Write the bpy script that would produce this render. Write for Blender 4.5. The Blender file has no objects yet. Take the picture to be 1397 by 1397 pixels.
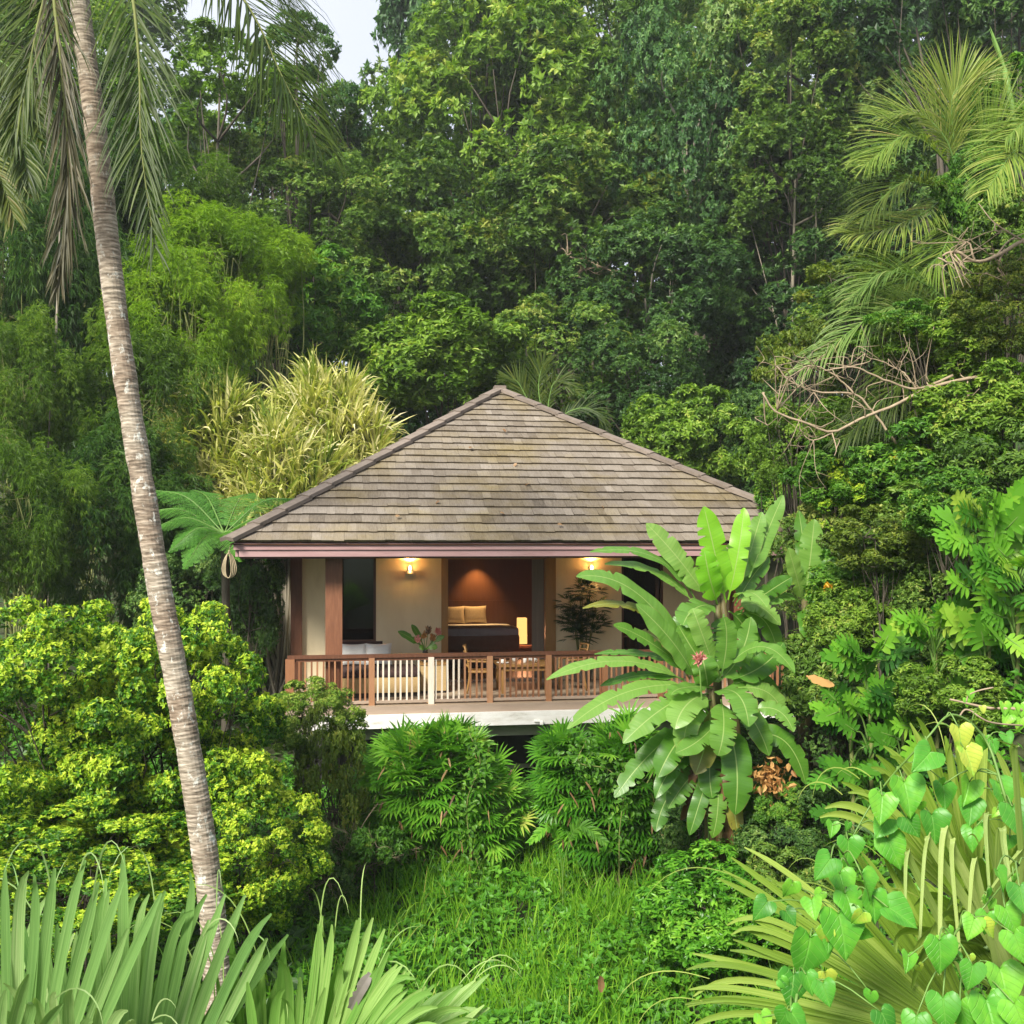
import bpy, math
import numpy as np
from mathutils import Vector

SC = bpy.context.scene
COL = SC.collection
rng = np.random.default_rng(11)
F, CX, HZ, CAMZ = 1400.0, 698.5, 740.0, 3.1          # lens in picture units, centre column, horizon row, eye height


def P(px, py, d):
    return np.array([(px - CX) / F * d, d, CAMZ - (py - HZ) / F * d])


def nz(v):
    v = np.asarray(v, float)
    return v / np.maximum(np.linalg.norm(v, axis=-1, keepdims=True), 1e-9)


# ------------------------------------------------------------------ terrain
_GY = [-40, -10, 0, 1.5, 4, 7, 10, 13, 17.5, 19.5, 25, 31, 40, 60, 120, 400]
_GZ = [2.0, 1.6, 1.4, 1.1, -0.5, -2.6, -3.2, -3.05, -2.35, -2.1, -1.8, -1.0, 2.0, 6.5, 15, 22]


def ground(x, y):
    x = np.asarray(x, float); y = np.asarray(y, float)
    z = np.interp(y, _GY, _GZ)
    xs = np.interp(y, [0, 10, 13, 16, 18.5, 20, 34, 45], [3.0, 2.6, 2.9, 3.4, 5.6, 7.6, 8.6, 12])
    h = np.interp(y, [0, 5, 10, 13, 20, 34, 60], [0, 0.4, 3.6, 6.0, 7.0, 7.0, 2.0])
    t = np.clip((x - xs) / 4.6, 0, 1)
    z = z + h * t * t * (3 - 2 * t)
    t = np.clip((-x - 5.5) / 7.0, 0, 1)
    z = z + np.interp(y, [0, 8, 14, 22, 60], [0, 0.3, 1.2, 1.8, 0.5]) * t * t * (3 - 2 * t)
    z = z + 0.10 * np.sin(x * 1.7 + 0.6 * y) * np.cos(y * 1.1 - 0.3 * x) + 0.05 * np.sin(3.9 * x + 1) * np.sin(3.3 * y)
    return z


# ------------------------------------------------------------------ mesh collector
class Geo:
    def __init__(self):
        self.v, self.t, self.al, self.ac, self.f, self.n = [], [], [], [], [], 0

    def add(self, v, faces, mat=0, tint=0.5, along=0.0, across=0.0, smooth=False):
        v = np.asarray(v, float).reshape(-1, 3)
        k = len(v)
        self.v.append(v)
        for lst, a in ((self.t, tint), (self.al, along), (self.ac, across)):
            lst.append(np.broadcast_to(np.asarray(a, float), (k,)).copy())
        if not isinstance(faces, (list, tuple)) or (len(faces) and not isinstance(faces[0], np.ndarray)):
            faces = [np.asarray(faces, int)]
        for fa in faces:
            self.f.append((fa.reshape(-1, fa.shape[-1]) + self.n, mat, smooth))
        self.n += k

    def box(self, c, s, mat=0, tint=None, rot=None):
        c = np.asarray(c, float); h = np.asarray(s, float) / 2
        sg = np.array([[-1, -1, -1], [1, -1, -1], [1, 1, -1], [-1, 1, -1], [-1, -1, 1], [1, -1, 1], [1, 1, 1], [-1, 1, 1]], float)
        v = sg * h
        if rot is not None:
            v = v @ np.asarray(rot).T
        self.add(v + c, np.array([[0, 3, 2, 1], [4, 5, 6, 7], [0, 1, 5, 4], [1, 2, 6, 5], [2, 3, 7, 6], [3, 0, 4, 7]]), mat,
                 rng.random() if tint is None else tint)

    def b2(self, lo, hi, mat=0, tint=None):
        lo = np.asarray(lo, float); hi = np.asarray(hi, float)
        self.box((lo + hi) / 2, hi - lo, mat, tint)

    def tube(self, pts, rad, k=8, mat=0, tint=0.5, cap=True, smooth=True):
        pts = np.asarray(pts, float); n = len(pts)
        rad = np.broadcast_to(np.asarray(rad, float), (n,))
        t = nz(np.gradient(pts, axis=0))
        ref = np.array([0.31, 0.17, 0.93]) if abs(t[0] @ np.array([0.31, 0.17, 0.93])) < 0.9 else np.array([1.0, 0, 0])
        a = nz(np.cross(t, ref)); b = np.cross(t, a)
        ang = np.arange(k) * 2 * math.pi / k
        v = pts[:, None, :] + rad[:, None, None] * (np.cos(ang)[None, :, None] * a[:, None, :] + np.sin(ang)[None, :, None] * b[:, None, :])
        i = np.arange(n - 1)[:, None] * k; j = np.arange(k)[None, :]; j2 = (j + 1) % k
        fa = np.stack([i + j, i + j2, i + k + j2, i + k + j], -1).reshape(-1, 4)
        al = np.repeat(np.linspace(0, 1, n), k)
        self.add(v.reshape(-1, 3), [fa], mat, tint, al, np.tile(ang, n), smooth)
        if cap:
            self.f.append((np.arange(k)[None, ::-1] + self.n - n * k, mat, False))
            self.f.append((np.arange(k)[None, :] + self.n - k, mat, False))

    def build(self, name, mats, parent=None, off=None):
        me = bpy.data.meshes.new(name)
        v = np.concatenate(self.v)
        if off is not None:
            v = v - np.asarray(off)
        me.vertices.add(len(v)); me.vertices.foreach_set('co', v.ravel().astype(np.float32))
        loops = np.concatenate([f.ravel() for f, _, _ in self.f])
        size = np.concatenate([np.full(len(f), f.shape[1]) for f, _, _ in self.f])
        mi = np.concatenate([np.full(len(f), m) for f, m, _ in self.f])
        sm = np.concatenate([np.full(len(f), s) for f, _, s in self.f])
        me.loops.add(len(loops)); me.loops.foreach_set('vertex_index', loops.astype(np.int32))
        me.polygons.add(len(size))
        me.polygons.foreach_set('loop_start', np.concatenate([[0], np.cumsum(size)[:-1]]).astype(np.int32))
        me.polygons.foreach_set('material_index', mi.astype(np.int32))
        me.polygons.foreach_set('use_smooth', sm.astype(bool))
        for nm, lst in (('tint', self.t), ('along', self.al), ('across', self.ac)):
            at = me.attributes.new(nm, 'FLOAT', 'POINT')
            at.data.foreach_set('value', np.concatenate(lst).astype(np.float32))
        me.update(calc_edges=True)
        for m in (mats if isinstance(mats, (list, tuple)) else [mats]):
            me.materials.append(m)
        o = bpy.data.objects.new(name, me); COL.objects.link(o)
        if parent is not None:
            o.parent = parent
        return o


def tag(o, label=None, cat=None, group=None, kind=None):
    if label: o['label'] = label
    if cat: o['category'] = cat
    if group: o['group'] = group
    if kind: o['kind'] = kind
    return o


def thing(name, label, cat, loc=(0, 0, 0), rz=0.0, group=None):
    o = bpy.data.objects.new(name, None); COL.objects.link(o)
    o.location = [float(c) for c in loc]; o.rotation_euler = (0, 0, rz); o.empty_display_size = 0.2
    return tag(o, label, cat, group)


# ------------------------------------------------------------------ materials
def nodes(name):
    m = bpy.data.materials.new(name); m.use_nodes = True
    nt = m.node_tree; nt.nodes.clear()
    out = nt.nodes.new('ShaderNodeOutputMaterial')
    return m, nt, out


def N(nt, t, **kw):
    n = nt.nodes.new(t)
    for k, v in kw.items():
        if k.startswith('i_'):
            n.inputs[k[2:].replace('_', ' ')].default_value = v
        else:
            setattr(n, k, v)
    return n


def ramp(nt, fac, stops):
    r = nt.nodes.new('ShaderNodeValToRGB')
    el = r.color_ramp.elements
    while len(el) < len(stops):
        el.new(0.5)
    for e, (p, c) in zip(el, stops):
        e.position = p; e.color = (*c, 1)
    nt.links.new(fac, r.inputs[0])
    return r.outputs[0]


def foliage(name, stops, tr=0.36, rough=0.45, spec=0.28, var=0.25, trc=(1.25, 1.35, 0.55)):
    """leaf colour from each leaf's own tint; thin leaves let some light through"""
    m, nt, out = nodes(name); L = nt.links.new
    at = N(nt, 'ShaderNodeAttribute', attribute_name='tint')
    oi = N(nt, 'ShaderNodeObjectInfo')
    mr = N(nt, 'ShaderNodeMapRange'); mr.inputs['To Min'].default_value = -var / 2; mr.inputs['To Max'].default_value = var / 2
    L(oi.outputs['Random'], mr.inputs[0])
    ad = N(nt, 'ShaderNodeMath', operation='ADD'); L(at.outputs['Fac'], ad.inputs[0]); L(mr.outputs[0], ad.inputs[1])
    c = ramp(nt, ad.outputs[0], stops)
    b = N(nt, 'ShaderNodeBsdfPrincipled'); b.inputs['Roughness'].default_value = rough; b.inputs['Specular IOR Level'].default_value = spec
    L(c, b.inputs['Base Color'])
    t = N(nt, 'ShaderNodeBsdfTranslucent')
    mx = N(nt, 'ShaderNodeMix', data_type='RGBA', blend_type='MULTIPLY'); mx.inputs[0].default_value = 1
    L(c, mx.inputs[6]); mx.inputs[7].default_value = (*trc, 1); L(mx.outputs[2], t.inputs[0])
    ms = N(nt, 'ShaderNodeMixShader'); ms.inputs[0].default_value = tr
    L(b.outputs[0], ms.inputs[1]); L(t.outputs[0], ms.inputs[2]); L(ms.outputs[0], out.inputs[0])
    return m


def solid(name, stops, scale=6.0, rough=0.7, stretch=(1, 1, 1), bump=0.15, tintmix=0.5, spec=0.3, detail=6, metallic=0.0):
    """weathered surface: noise in object space plus the piece's own tint"""
    m, nt, out = nodes(name); L = nt.links.new
    tc = N(nt, 'ShaderNodeTexCoord'); mp = N(nt, 'ShaderNodeMapping'); mp.inputs['Scale'].default_value = stretch
    L(tc.outputs['Object'], mp.inputs[0])
    no = N(nt, 'ShaderNodeTexNoise'); no.inputs['Scale'].default_value = scale; no.inputs['Detail'].default_value = detail; no.inputs['Roughness'].default_value = 0.65
    L(mp.outputs[0], no.inputs['Vector'])
    at = N(nt, 'ShaderNodeAttribute', attribute_name='tint')
    mx = N(nt, 'ShaderNodeMix', data_type='FLOAT'); mx.inputs[0].default_value = tintmix
    L(no.outputs[0], mx.inputs[2]); L(at.outputs['Fac'], mx.inputs[3])
    c = ramp(nt, mx.outputs[0], stops)
    b = N(nt, 'ShaderNodeBsdfPrincipled'); b.inputs['Roughness'].default_value = rough; b.inputs['Specular IOR Level'].default_value = spec
    b.inputs['Metallic'].default_value = metallic
    L(c, b.inputs['Base Color'])
    if bump:
        bp = N(nt, 'ShaderNodeBump'); bp.inputs['Strength'].default_value = bump; bp.inputs['Distance'].default_value = 0.02
        L(no.outputs[0], bp.inputs['Height']); L(bp.outputs[0], b.inputs['Normal'])
    L(b.outputs[0], out.inputs[0])
    return m


def glow(name, col, strength):
    m, nt, out = nodes(name)
    e = N(nt, 'ShaderNodeEmission'); e.inputs[0].default_value = (*col, 1); e.inputs[1].default_value = strength
    nt.links.new(e.outputs[0], out.inputs[0])
    return m


M = {}
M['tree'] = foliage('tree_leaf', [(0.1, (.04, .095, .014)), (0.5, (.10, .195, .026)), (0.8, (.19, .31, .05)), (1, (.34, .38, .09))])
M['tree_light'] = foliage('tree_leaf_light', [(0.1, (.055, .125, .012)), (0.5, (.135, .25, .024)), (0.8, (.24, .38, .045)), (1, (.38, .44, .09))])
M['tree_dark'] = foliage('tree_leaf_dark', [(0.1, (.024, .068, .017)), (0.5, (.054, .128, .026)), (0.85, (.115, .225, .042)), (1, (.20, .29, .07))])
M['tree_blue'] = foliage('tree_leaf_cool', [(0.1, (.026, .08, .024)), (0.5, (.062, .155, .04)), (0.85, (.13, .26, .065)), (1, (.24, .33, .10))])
M['bright'] = foliage('bright_leaf', [(0.1, (.04, .12, .014)), (0.5, (.085, .22, .022)), (0.9, (.17, .33, .035)), (1, (.27, .37, .05))])
M['yellow'] = foliage('yellow_green_leaf', [(0.05, (.026, .10, .008)), (0.4, (.075, .21, .012)), (0.62, (.27, .44, .02)), (1, (.55, .65, .06))], tr=.3)
M['olive'] = foliage('olive_leaf', [(0.1, (.055, .105, .014)), (0.5, (.125, .19, .022)), (0.9, (.24, .29, .04)), (1, (.34, .31, .06))])
M['bamboo'] = foliage('bamboo_leaf', [(0.1, (.05, .11, .012)), (0.5, (.105, .205, .02)), (0.9, (.19, .30, .032)), (1, (.28, .35, .06))], tr=.4)
M['bamboo_lime'] = foliage('lime_bamboo_leaf', [(0.1, (.10, .20, .012)), (0.5, (.19, .33, .018)), (0.9, (.30, .44, .035)), (1, (.38, .46, .06))], tr=.42)
M['bamboo_dark'] = foliage('dark_bamboo_leaf', [(0.1, (.026, .08, .018)), (0.5, (.058, .14, .022)), (0.9, (.11, .21, .03)), (1, (.17, .25, .05))], tr=.4)
M['rhapis'] = foliage('fan_shrub_leaf', [(0.1, (.045, .17, .012)), (0.5, (.11, .31, .022)), (0.85, (.23, .47, .045)), (1, (.40, .45, .09))], rough=.35)
M['strap'] = foliage('striped_strap_leaf', [(0.05, (.07, .13, .018)), (0.3, (.20, .28, .035)), (0.6, (.46, .48, .12)), (0.85, (.66, .62, .28)), (1, (.78, .72, .45))], tr=.3)
M['fern'] = foliage('fern_leaf', [(0.1, (.055, .17, .025)), (0.5, (.11, .29, .04)), (1, (.2, .42, .07))], tr=.4)
M['palm'] = foliage('palm_leaflet', [(0.05, (.022, .048, .008)), (0.5, (.060, .10, .013)), (0.85, (.125, .16, .025)), (1, (.22, .17, .07))], rough=.45, spec=.25, tr=.35)
M['palm_old'] = foliage('old_palm_leaflet', [(0.05, (.035, .038, .018)), (0.5, (.08, .075, .032)), (0.8, (.14, .115, .055)), (1, (.22, .16, .085))], rough=.45)
M['palm_gold'] = foliage('golden_palm_leaflet', [(0.05, (.06, .13, .018)), (0.5, (.15, .24, .035)), (0.85, (.30, .36, .08)), (1, (.48, .42, .16))], rough=.38)
M['palm_green'] = foliage('green_palm_leaflet', [(0.05, (.05, .11, .02)), (0.5, (.11, .2, .04)), (0.85, (.22, .31, .08)), (1, (.34, .33, .14))], rough=.42)
M['fan'] = foliage('fan_palm_segment', [(0.05, (.075, .2, .045)), (0.5, (.14, .31, .075)), (1, (.24, .42, .11))], rough=.38, tr=.3)
M['fan_lime'] = foliage('lime_fan_palm_segment', [(0.05, (.10, .18, .025)), (0.5, (.2, .32, .05)), (1, (.36, .45, .10))], rough=.38, tr=.3)
M['fan_olive'] = foliage('olive_fan_palm_segment', [(0.05, (.12, .15, .025)), (0.5, (.26, .31, .055)), (0.9, (.42, .44, .11)), (1, (.5, .42, .18))], rough=.4, tr=.3)
M['heart'] = foliage('heart_leaf', [(0.05, (.06, .26, .03)), (0.5, (.11, .40, .045)), (1, (.2, .54, .06))], rough=.4, tr=.35)
M['philo'] = foliage('lobed_leaf', [(0.05, (.03, .12, .018)), (0.45, (.08, .25, .022)), (0.8, (.18, .42, .035)), (1, (.32, .45, .06))], rough=.42, spec=.28)
M['grass'] = foliage('grass_blade', [(0.05, (.05, .17, .010)), (0.5, (.13, .32, .018)), (0.9, (.26, .46, .04)), (1, (.38, .42, .10))], tr=.35)
M['cover'] = foliage('ground_leaf', [(0.05, (.035, .13, .01)), (0.5, (.08, .25, .015)), (1, (.17, .40, .03))], tr=.35)
M['dry'] = foliage('dry_leaf', [(0.05, (.08, .042, .02)), (0.5, (.18, .10, .048)), (1, (.42, .27, .14))], tr=.2, trc=(1.2, .9, .6))
M['petal'] = foliage('yellow_petal', [(0, (.55, .3, .02)), (1, (.75, .5, .04))], tr=.3, trc=(1.2, 1, .6))
M['pink'] = foliage('pink_petal', [(0, (.5, .16, .15)), (1, (.75, .4, .34))], tr=.3, trc=(1.2, 1, .8))
M['orange'] = foliage('orange_petal', [(0, (.26, .12, .035)), (1, (.60, .36, .13))], tr=.3, trc=(1.2, 1, .6))
M['bark'] = solid('bark', [(0.2, (.035, .03, .022)), (0.6, (.085, .072, .052)), (0.9, (.17, .15, .115))], scale=5, stretch=(3, 3, .6), bump=.5, tintmix=.2)
M['pale_bark'] = solid('pale_bark', [(0.2, (.14, .12, .09)), (0.6, (.28, .25, .19)), (0.9, (.45, .4, .32))], scale=5, stretch=(3, 3, .6), bump=.4, tintmix=.2)
M['twig'] = solid('bare_twig', [(0.2, (.17, .125, .08)), (0.6, (.36, .28, .19)), (0.9, (.5, .42, .3))], scale=9, bump=.2, tintmix=.3)
M['culm'] = solid('culm', [(0.2, (.09, .12, .03)), (0.6, (.2, .22, .07)), (0.9, (.32, .3, .14))], scale=3, stretch=(1, 1, .4), bump=0, tintmix=.4)
M['stalk'] = solid('green_stalk', [(0.2, (.07, .15, .03)), (0.7, (.16, .28, .06)), (1, (.25, .36, .09))], scale=8, bump=0, tintmix=.4, rough=.45)


def coco_bark():
    m, nt, out = nodes('ringed_palm_bark'); L = nt.links.new
    tc = N(nt, 'ShaderNodeTexCoord'); mp = N(nt, 'ShaderNodeMapping'); mp.inputs['Scale'].default_value = (3.2, 3.2, 17)
    L(tc.outputs['Object'], mp.inputs[0])
    n1 = N(nt, 'ShaderNodeTexNoise'); n1.inputs['Scale'].default_value = 2.2; n1.inputs['Detail'].default_value = 5; L(mp.outputs[0], n1.inputs['Vector'])
    n2 = N(nt, 'ShaderNodeTexNoise'); n2.inputs['Scale'].default_value = 1.6; n2.inputs['Detail'].default_value = 6; L(tc.outputs['Object'], n2.inputs['Vector'])
    n3 = N(nt, 'ShaderNodeTexNoise'); n3.inputs['Scale'].default_value = 5.5; n3.inputs['Detail'].default_value = 8; n3.inputs['Roughness'].default_value = .75
    mp3 = N(nt, 'ShaderNodeMapping'); mp3.inputs['Scale'].default_value = (1.6, 1.6, 1); L(tc.outputs['Object'], mp3.inputs[0]); L(mp3.outputs[0], n3.inputs['Vector'])
    c1 = ramp(nt, n1.outputs[0], [(.3, (.085, .062, .046)), (.5, (.225, .172, .125)), (.7, (.38, .31, .24))])
    c2 = ramp(nt, n1.outputs[0], [(.3, (.13, .105, .08)), (.5, (.31, .265, .205)), (.7, (.5, .44, .36))])
    f2 = ramp(nt, n2.outputs[0], [(.4, (0, 0, 0)), (.6, (1, 1, 1))])
    mx = N(nt, 'ShaderNodeMix', data_type='RGBA'); L(f2, mx.inputs[0]); L(c1, mx.inputs[6]); L(c2, mx.inputs[7])
    f3 = ramp(nt, n3.outputs[0], [(.56, (0, 0, 0)), (.62, (1, 1, 1))])
    at = N(nt, 'ShaderNodeAttribute', attribute_name='tint')
    ml = N(nt, 'ShaderNodeMath', operation='MULTIPLY'); L(f3, ml.inputs[0]); L(at.outputs['Fac'], ml.inputs[1])
    m2 = N(nt, 'ShaderNodeMix', data_type='RGBA'); L(ml.outputs[0], m2.inputs[0]); L(mx.outputs[2], m2.inputs[6]); m2.inputs[7].default_value = (.58, .58, .52, 1)
    b = N(nt, 'ShaderNodeBsdfPrincipled'); b.inputs['Roughness'].default_value = .85; b.inputs['Specular IOR Level'].default_value = .2
    L(m2.outputs[2], b.inputs['Base Color'])
    bp = N(nt, 'ShaderNodeBump'); bp.inputs['Strength'].default_value = .6; bp.inputs['Distance'].default_value = .02
    L(n1.outputs[0], bp.inputs['Height']); L(bp.outputs[0], b.inputs['Normal']); L(b.outputs[0], out.inputs[0])
    return m


def banana_mat(name, stops, tr=.3):
    m, nt, out = nodes(name); L = nt.links.new
    at = N(nt, 'ShaderNodeAttribute', attribute_name='tint'); al = N(nt, 'ShaderNodeAttribute', attribute_name='along'); ac = N(nt, 'ShaderNodeAttribute', attribute_name='across')
    ab = N(nt, 'ShaderNodeMath', operation='ABSOLUTE'); L(ac.outputs['Fac'], ab.inputs[0])
    # side veins run out from the midrib and bend a little towards the tip
    s1 = N(nt, 'ShaderNodeMath', operation='MULTIPLY_ADD'); L(ab.outputs[0], s1.inputs[0]); s1.inputs[1].default_value = -.035; L(al.outputs['Fac'], s1.inputs[2])
    cb = N(nt, 'ShaderNodeCombineXYZ'); L(s1.outputs[0], cb.inputs[0]); L(at.outputs['Fac'], cb.inputs[1])
    no = N(nt, 'ShaderNodeTexNoise'); no.inputs['Scale'].default_value = 46; no.inputs['Detail'].default_value = 3; L(cb.outputs[0], no.inputs['Vector'])
    sh = N(nt, 'ShaderNodeMath', operation='MULTIPLY_ADD'); L(no.outputs[0], sh.inputs[0]); sh.inputs[1].default_value = .42; sh.inputs[2].default_value = -.21
    ad = N(nt, 'ShaderNodeMath', operation='ADD'); L(sh.outputs[0], ad.inputs[0]); L(at.outputs['Fac'], ad.inputs[1])
    c = ramp(nt, ad.outputs[0], stops)
    rib = ramp(nt, ab.outputs[0], [(.025, (.8, .8, .8)), (.055, (0, 0, 0))])
    mx = N(nt, 'ShaderNodeMix', data_type='RGBA'); L(rib, mx.inputs[0]); L(c, mx.inputs[6]); mx.inputs[7].default_value = (.36, .48, .16, 1)
    edge = ramp(nt, ab.outputs[0], [(.955, (0, 0, 0)), (1, (1, 1, 1))])
    n2 = N(nt, 'ShaderNodeTexNoise'); n2.inputs['Scale'].default_value = 3.0
    tc = N(nt, 'ShaderNodeTexCoord'); L(tc.outputs['Object'], n2.inputs['Vector'])
    e2 = ramp(nt, n2.outputs[0], [(.5, (0, 0, 0)), (.62, (1, 1, 1))])
    em = N(nt, 'ShaderNodeMath', operation='MULTIPLY'); L(edge, em.inputs[0]); L(e2, em.inputs[1])
    m3 = N(nt, 'ShaderNodeMix', data_type='RGBA'); L(em.outputs[0], m3.inputs[0]); L(mx.outputs[2], m3.inputs[6]); m3.inputs[7].default_value = (.3, .2, .08, 1)
    b = N(nt, 'ShaderNodeBsdfPrincipled'); b.inputs['Roughness'].default_value = .36; b.inputs['Specular IOR Level'].default_value = .5
    L(m3.outputs[2], b.inputs['Base Color'])
    bp = N(nt, 'ShaderNodeBump'); bp.inputs['Strength'].default_value = .35; bp.inputs['Distance'].default_value = .01
    L(no.outputs[0], bp.inputs['Height']); L(bp.outputs[0], b.inputs['Normal'])
    t = N(nt, 'ShaderNodeBsdfTranslucent')
    m4 = N(nt, 'ShaderNodeMix', data_type='RGBA', blend_type='MULTIPLY'); m4.inputs[0].default_value = 1; L(m3.outputs[2], m4.inputs[6]); m4.inputs[7].default_value = (1.3, 1.4, .5, 1)
    L(m4.outputs[2], t.inputs[0])
    ms = N(nt, 'ShaderNodeMixShader'); ms.inputs[0].default_value = tr; L(b.outputs[0], ms.inputs[1]); L(t.outputs[0], ms.inputs[2]); L(ms.outputs[0], out.inputs[0])
    return m


M['coco'] = coco_bark()


def heart_mat():
    m, nt, out = nodes('heart_leaf_blade'); L = nt.links.new
    at = N(nt, 'ShaderNodeAttribute', attribute_name='tint'); al = N(nt, 'ShaderNodeAttribute', attribute_name='along'); ac = N(nt, 'ShaderNodeAttribute', attribute_name='across')
    ab = N(nt, 'ShaderNodeMath', operation='ABSOLUTE'); L(ac.outputs['Fac'], ab.inputs[0])
    s1 = N(nt, 'ShaderNodeMath', operation='MULTIPLY_ADD'); L(ab.outputs[0], s1.inputs[0]); s1.inputs[1].default_value = -.9; L(al.outputs['Fac'], s1.inputs[2])
    m1 = N(nt, 'ShaderNodeMath', operation='MULTIPLY'); L(s1.outputs[0], m1.inputs[0]); m1.inputs[1].default_value = 34
    sn = N(nt, 'ShaderNodeMath', operation='SINE'); L(m1.outputs[0], sn.inputs[0])
    vein = ramp(nt, sn.outputs[0], [(.90, (0, 0, 0)), (1, (1, 1, 1))])
    rib = ramp(nt, ab.outputs[0], [(.0, (1, 1, 1)), (.035, (0, 0, 0))])
    mxv = N(nt, 'ShaderNodeMath', operation='MAXIMUM'); L(vein, mxv.inputs[0]); L(rib, mxv.inputs[1])
    tc = N(nt, 'ShaderNodeTexCoord'); no = N(nt, 'ShaderNodeTexNoise'); no.inputs['Scale'].default_value = 22; no.inputs['Detail'].default_value = 5; L(tc.outputs['Object'], no.inputs['Vector'])
    sh = N(nt, 'ShaderNodeMath', operation='MULTIPLY_ADD'); L(no.outputs[0], sh.inputs[0]); sh.inputs[1].default_value = .7; sh.inputs[2].default_value = -.35
    ad = N(nt, 'ShaderNodeMath', operation='ADD'); L(sh.outputs[0], ad.inputs[0]); L(at.outputs['Fac'], ad.inputs[1])
    c = ramp(nt, ad.outputs[0], [(.05, (.035, .17, .018)), (.5, (.09, .33, .03)), (.84, (.21, .50, .045)), (1, (.42, .50, .07))])
    f = N(nt, 'ShaderNodeMath', operation='MULTIPLY'); L(mxv.outputs[0], f.inputs[0]); f.inputs[1].default_value = .45
    mx = N(nt, 'ShaderNodeMix', data_type='RGBA'); L(f.outputs[0], mx.inputs[0]); L(c, mx.inputs[6]); mx.inputs[7].default_value = (.2, .46, .08, 1)
    b = N(nt, 'ShaderNodeBsdfPrincipled'); b.inputs['Roughness'].default_value = .42; b.inputs['Specular IOR Level'].default_value = .4
    L(mx.outputs[2], b.inputs['Base Color'])
    bp = N(nt, 'ShaderNodeBump'); bp.inputs['Strength'].default_value = .5; bp.inputs['Distance'].default_value = .004; bp.invert = True
    L(mxv.outputs[0], bp.inputs['Height']); L(bp.outputs[0], b.inputs['Normal'])
    t = N(nt, 'ShaderNodeBsdfTranslucent'); m4 = N(nt, 'ShaderNodeMix', data_type='RGBA', blend_type='MULTIPLY'); m4.inputs[0].default_value = 1
    L(mx.outputs[2], m4.inputs[6]); m4.inputs[7].default_value = (1.3, 1.35, .5, 1); L(m4.outputs[2], t.inputs[0])
    ms = N(nt, 'ShaderNodeMixShader'); ms.inputs[0].default_value = .3; L(b.outputs[0], ms.inputs[1]); L(t.outputs[0], ms.inputs[2]); L(ms.outputs[0], out.inputs[0])
    return m


M['heart'] = heart_mat()


def streaky(name, stops, tr=.3, tip=(.42, .36, .2)):
    m, nt, out = nodes(name); L = nt.links.new
    at = N(nt, 'ShaderNodeAttribute', attribute_name='tint'); al = N(nt, 'ShaderNodeAttribute', attribute_name='along'); ac = N(nt, 'ShaderNodeAttribute', attribute_name='across')
    a1 = N(nt, 'ShaderNodeMath', operation='MULTIPLY'); L(al.outputs['Fac'], a1.inputs[0]); a1.inputs[1].default_value = .5
    a2 = N(nt, 'ShaderNodeMath', operation='MULTIPLY'); L(at.outputs['Fac'], a2.inputs[0]); a2.inputs[1].default_value = 90
    cb = N(nt, 'ShaderNodeCombineXYZ'); L(a1.outputs[0], cb.inputs[0]); L(ac.outputs['Fac'], cb.inputs[1]); L(a2.outputs[0], cb.inputs[2])
    no = N(nt, 'ShaderNodeTexNoise'); no.inputs['Scale'].default_value = 4.5; no.inputs['Detail'].default_value = 4; no.inputs['Roughness'].default_value = .6; L(cb.outputs[0], no.inputs['Vector'])
    sh = N(nt, 'ShaderNodeMath', operation='MULTIPLY_ADD'); L(no.outputs[0], sh.inputs[0]); sh.inputs[1].default_value = 1.1; sh.inputs[2].default_value = -.55
    ad = N(nt, 'ShaderNodeMath', operation='ADD'); L(sh.outputs[0], ad.inputs[0]); L(at.outputs['Fac'], ad.inputs[1])
    c = ramp(nt, ad.outputs[0], stops)
    n2 = N(nt, 'ShaderNodeMath', operation='MULTIPLY_ADD'); L(no.outputs[0], n2.inputs[0]); n2.inputs[1].default_value = .10; L(al.outputs['Fac'], n2.inputs[2])
    tp = ramp(nt, n2.outputs[0], [(1.02, (0, 0, 0)), (1.045, (.85, .85, .85))])
    mx = N(nt, 'ShaderNodeMix', data_type='RGBA'); L(tp, mx.inputs[0]); L(c, mx.inputs[6]); mx.inputs[7].default_value = (*tip, 1)
    b = N(nt, 'ShaderNodeBsdfPrincipled'); b.inputs['Roughness'].default_value = .4; b.inputs['Specular IOR Level'].default_value = .4; L(mx.outputs[2], b.inputs['Base Color'])
    bp = N(nt, 'ShaderNodeBump'); bp.inputs['Strength'].default_value = .5; bp.inputs['Distance'].default_value = .006; L(no.outputs[0], bp.inputs['Height']); L(bp.outputs[0], b.inputs['Normal'])
    t = N(nt, 'ShaderNodeBsdfTranslucent'); m4 = N(nt, 'ShaderNodeMix', data_type='RGBA', blend_type='MULTIPLY'); m4.inputs[0].default_value = 1
    L(mx.outputs[2], m4.inputs[6]); m4.inputs[7].default_value = (1.2, 1.3, .55, 1); L(m4.outputs[2], t.inputs[0])
    ms = N(nt, 'ShaderNodeMixShader'); ms.inputs[0].default_value = tr; L(b.outputs[0], ms.inputs[1]); L(t.outputs[0], ms.inputs[2]); L(ms.outputs[0], out.inputs[0])
    return m


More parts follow.
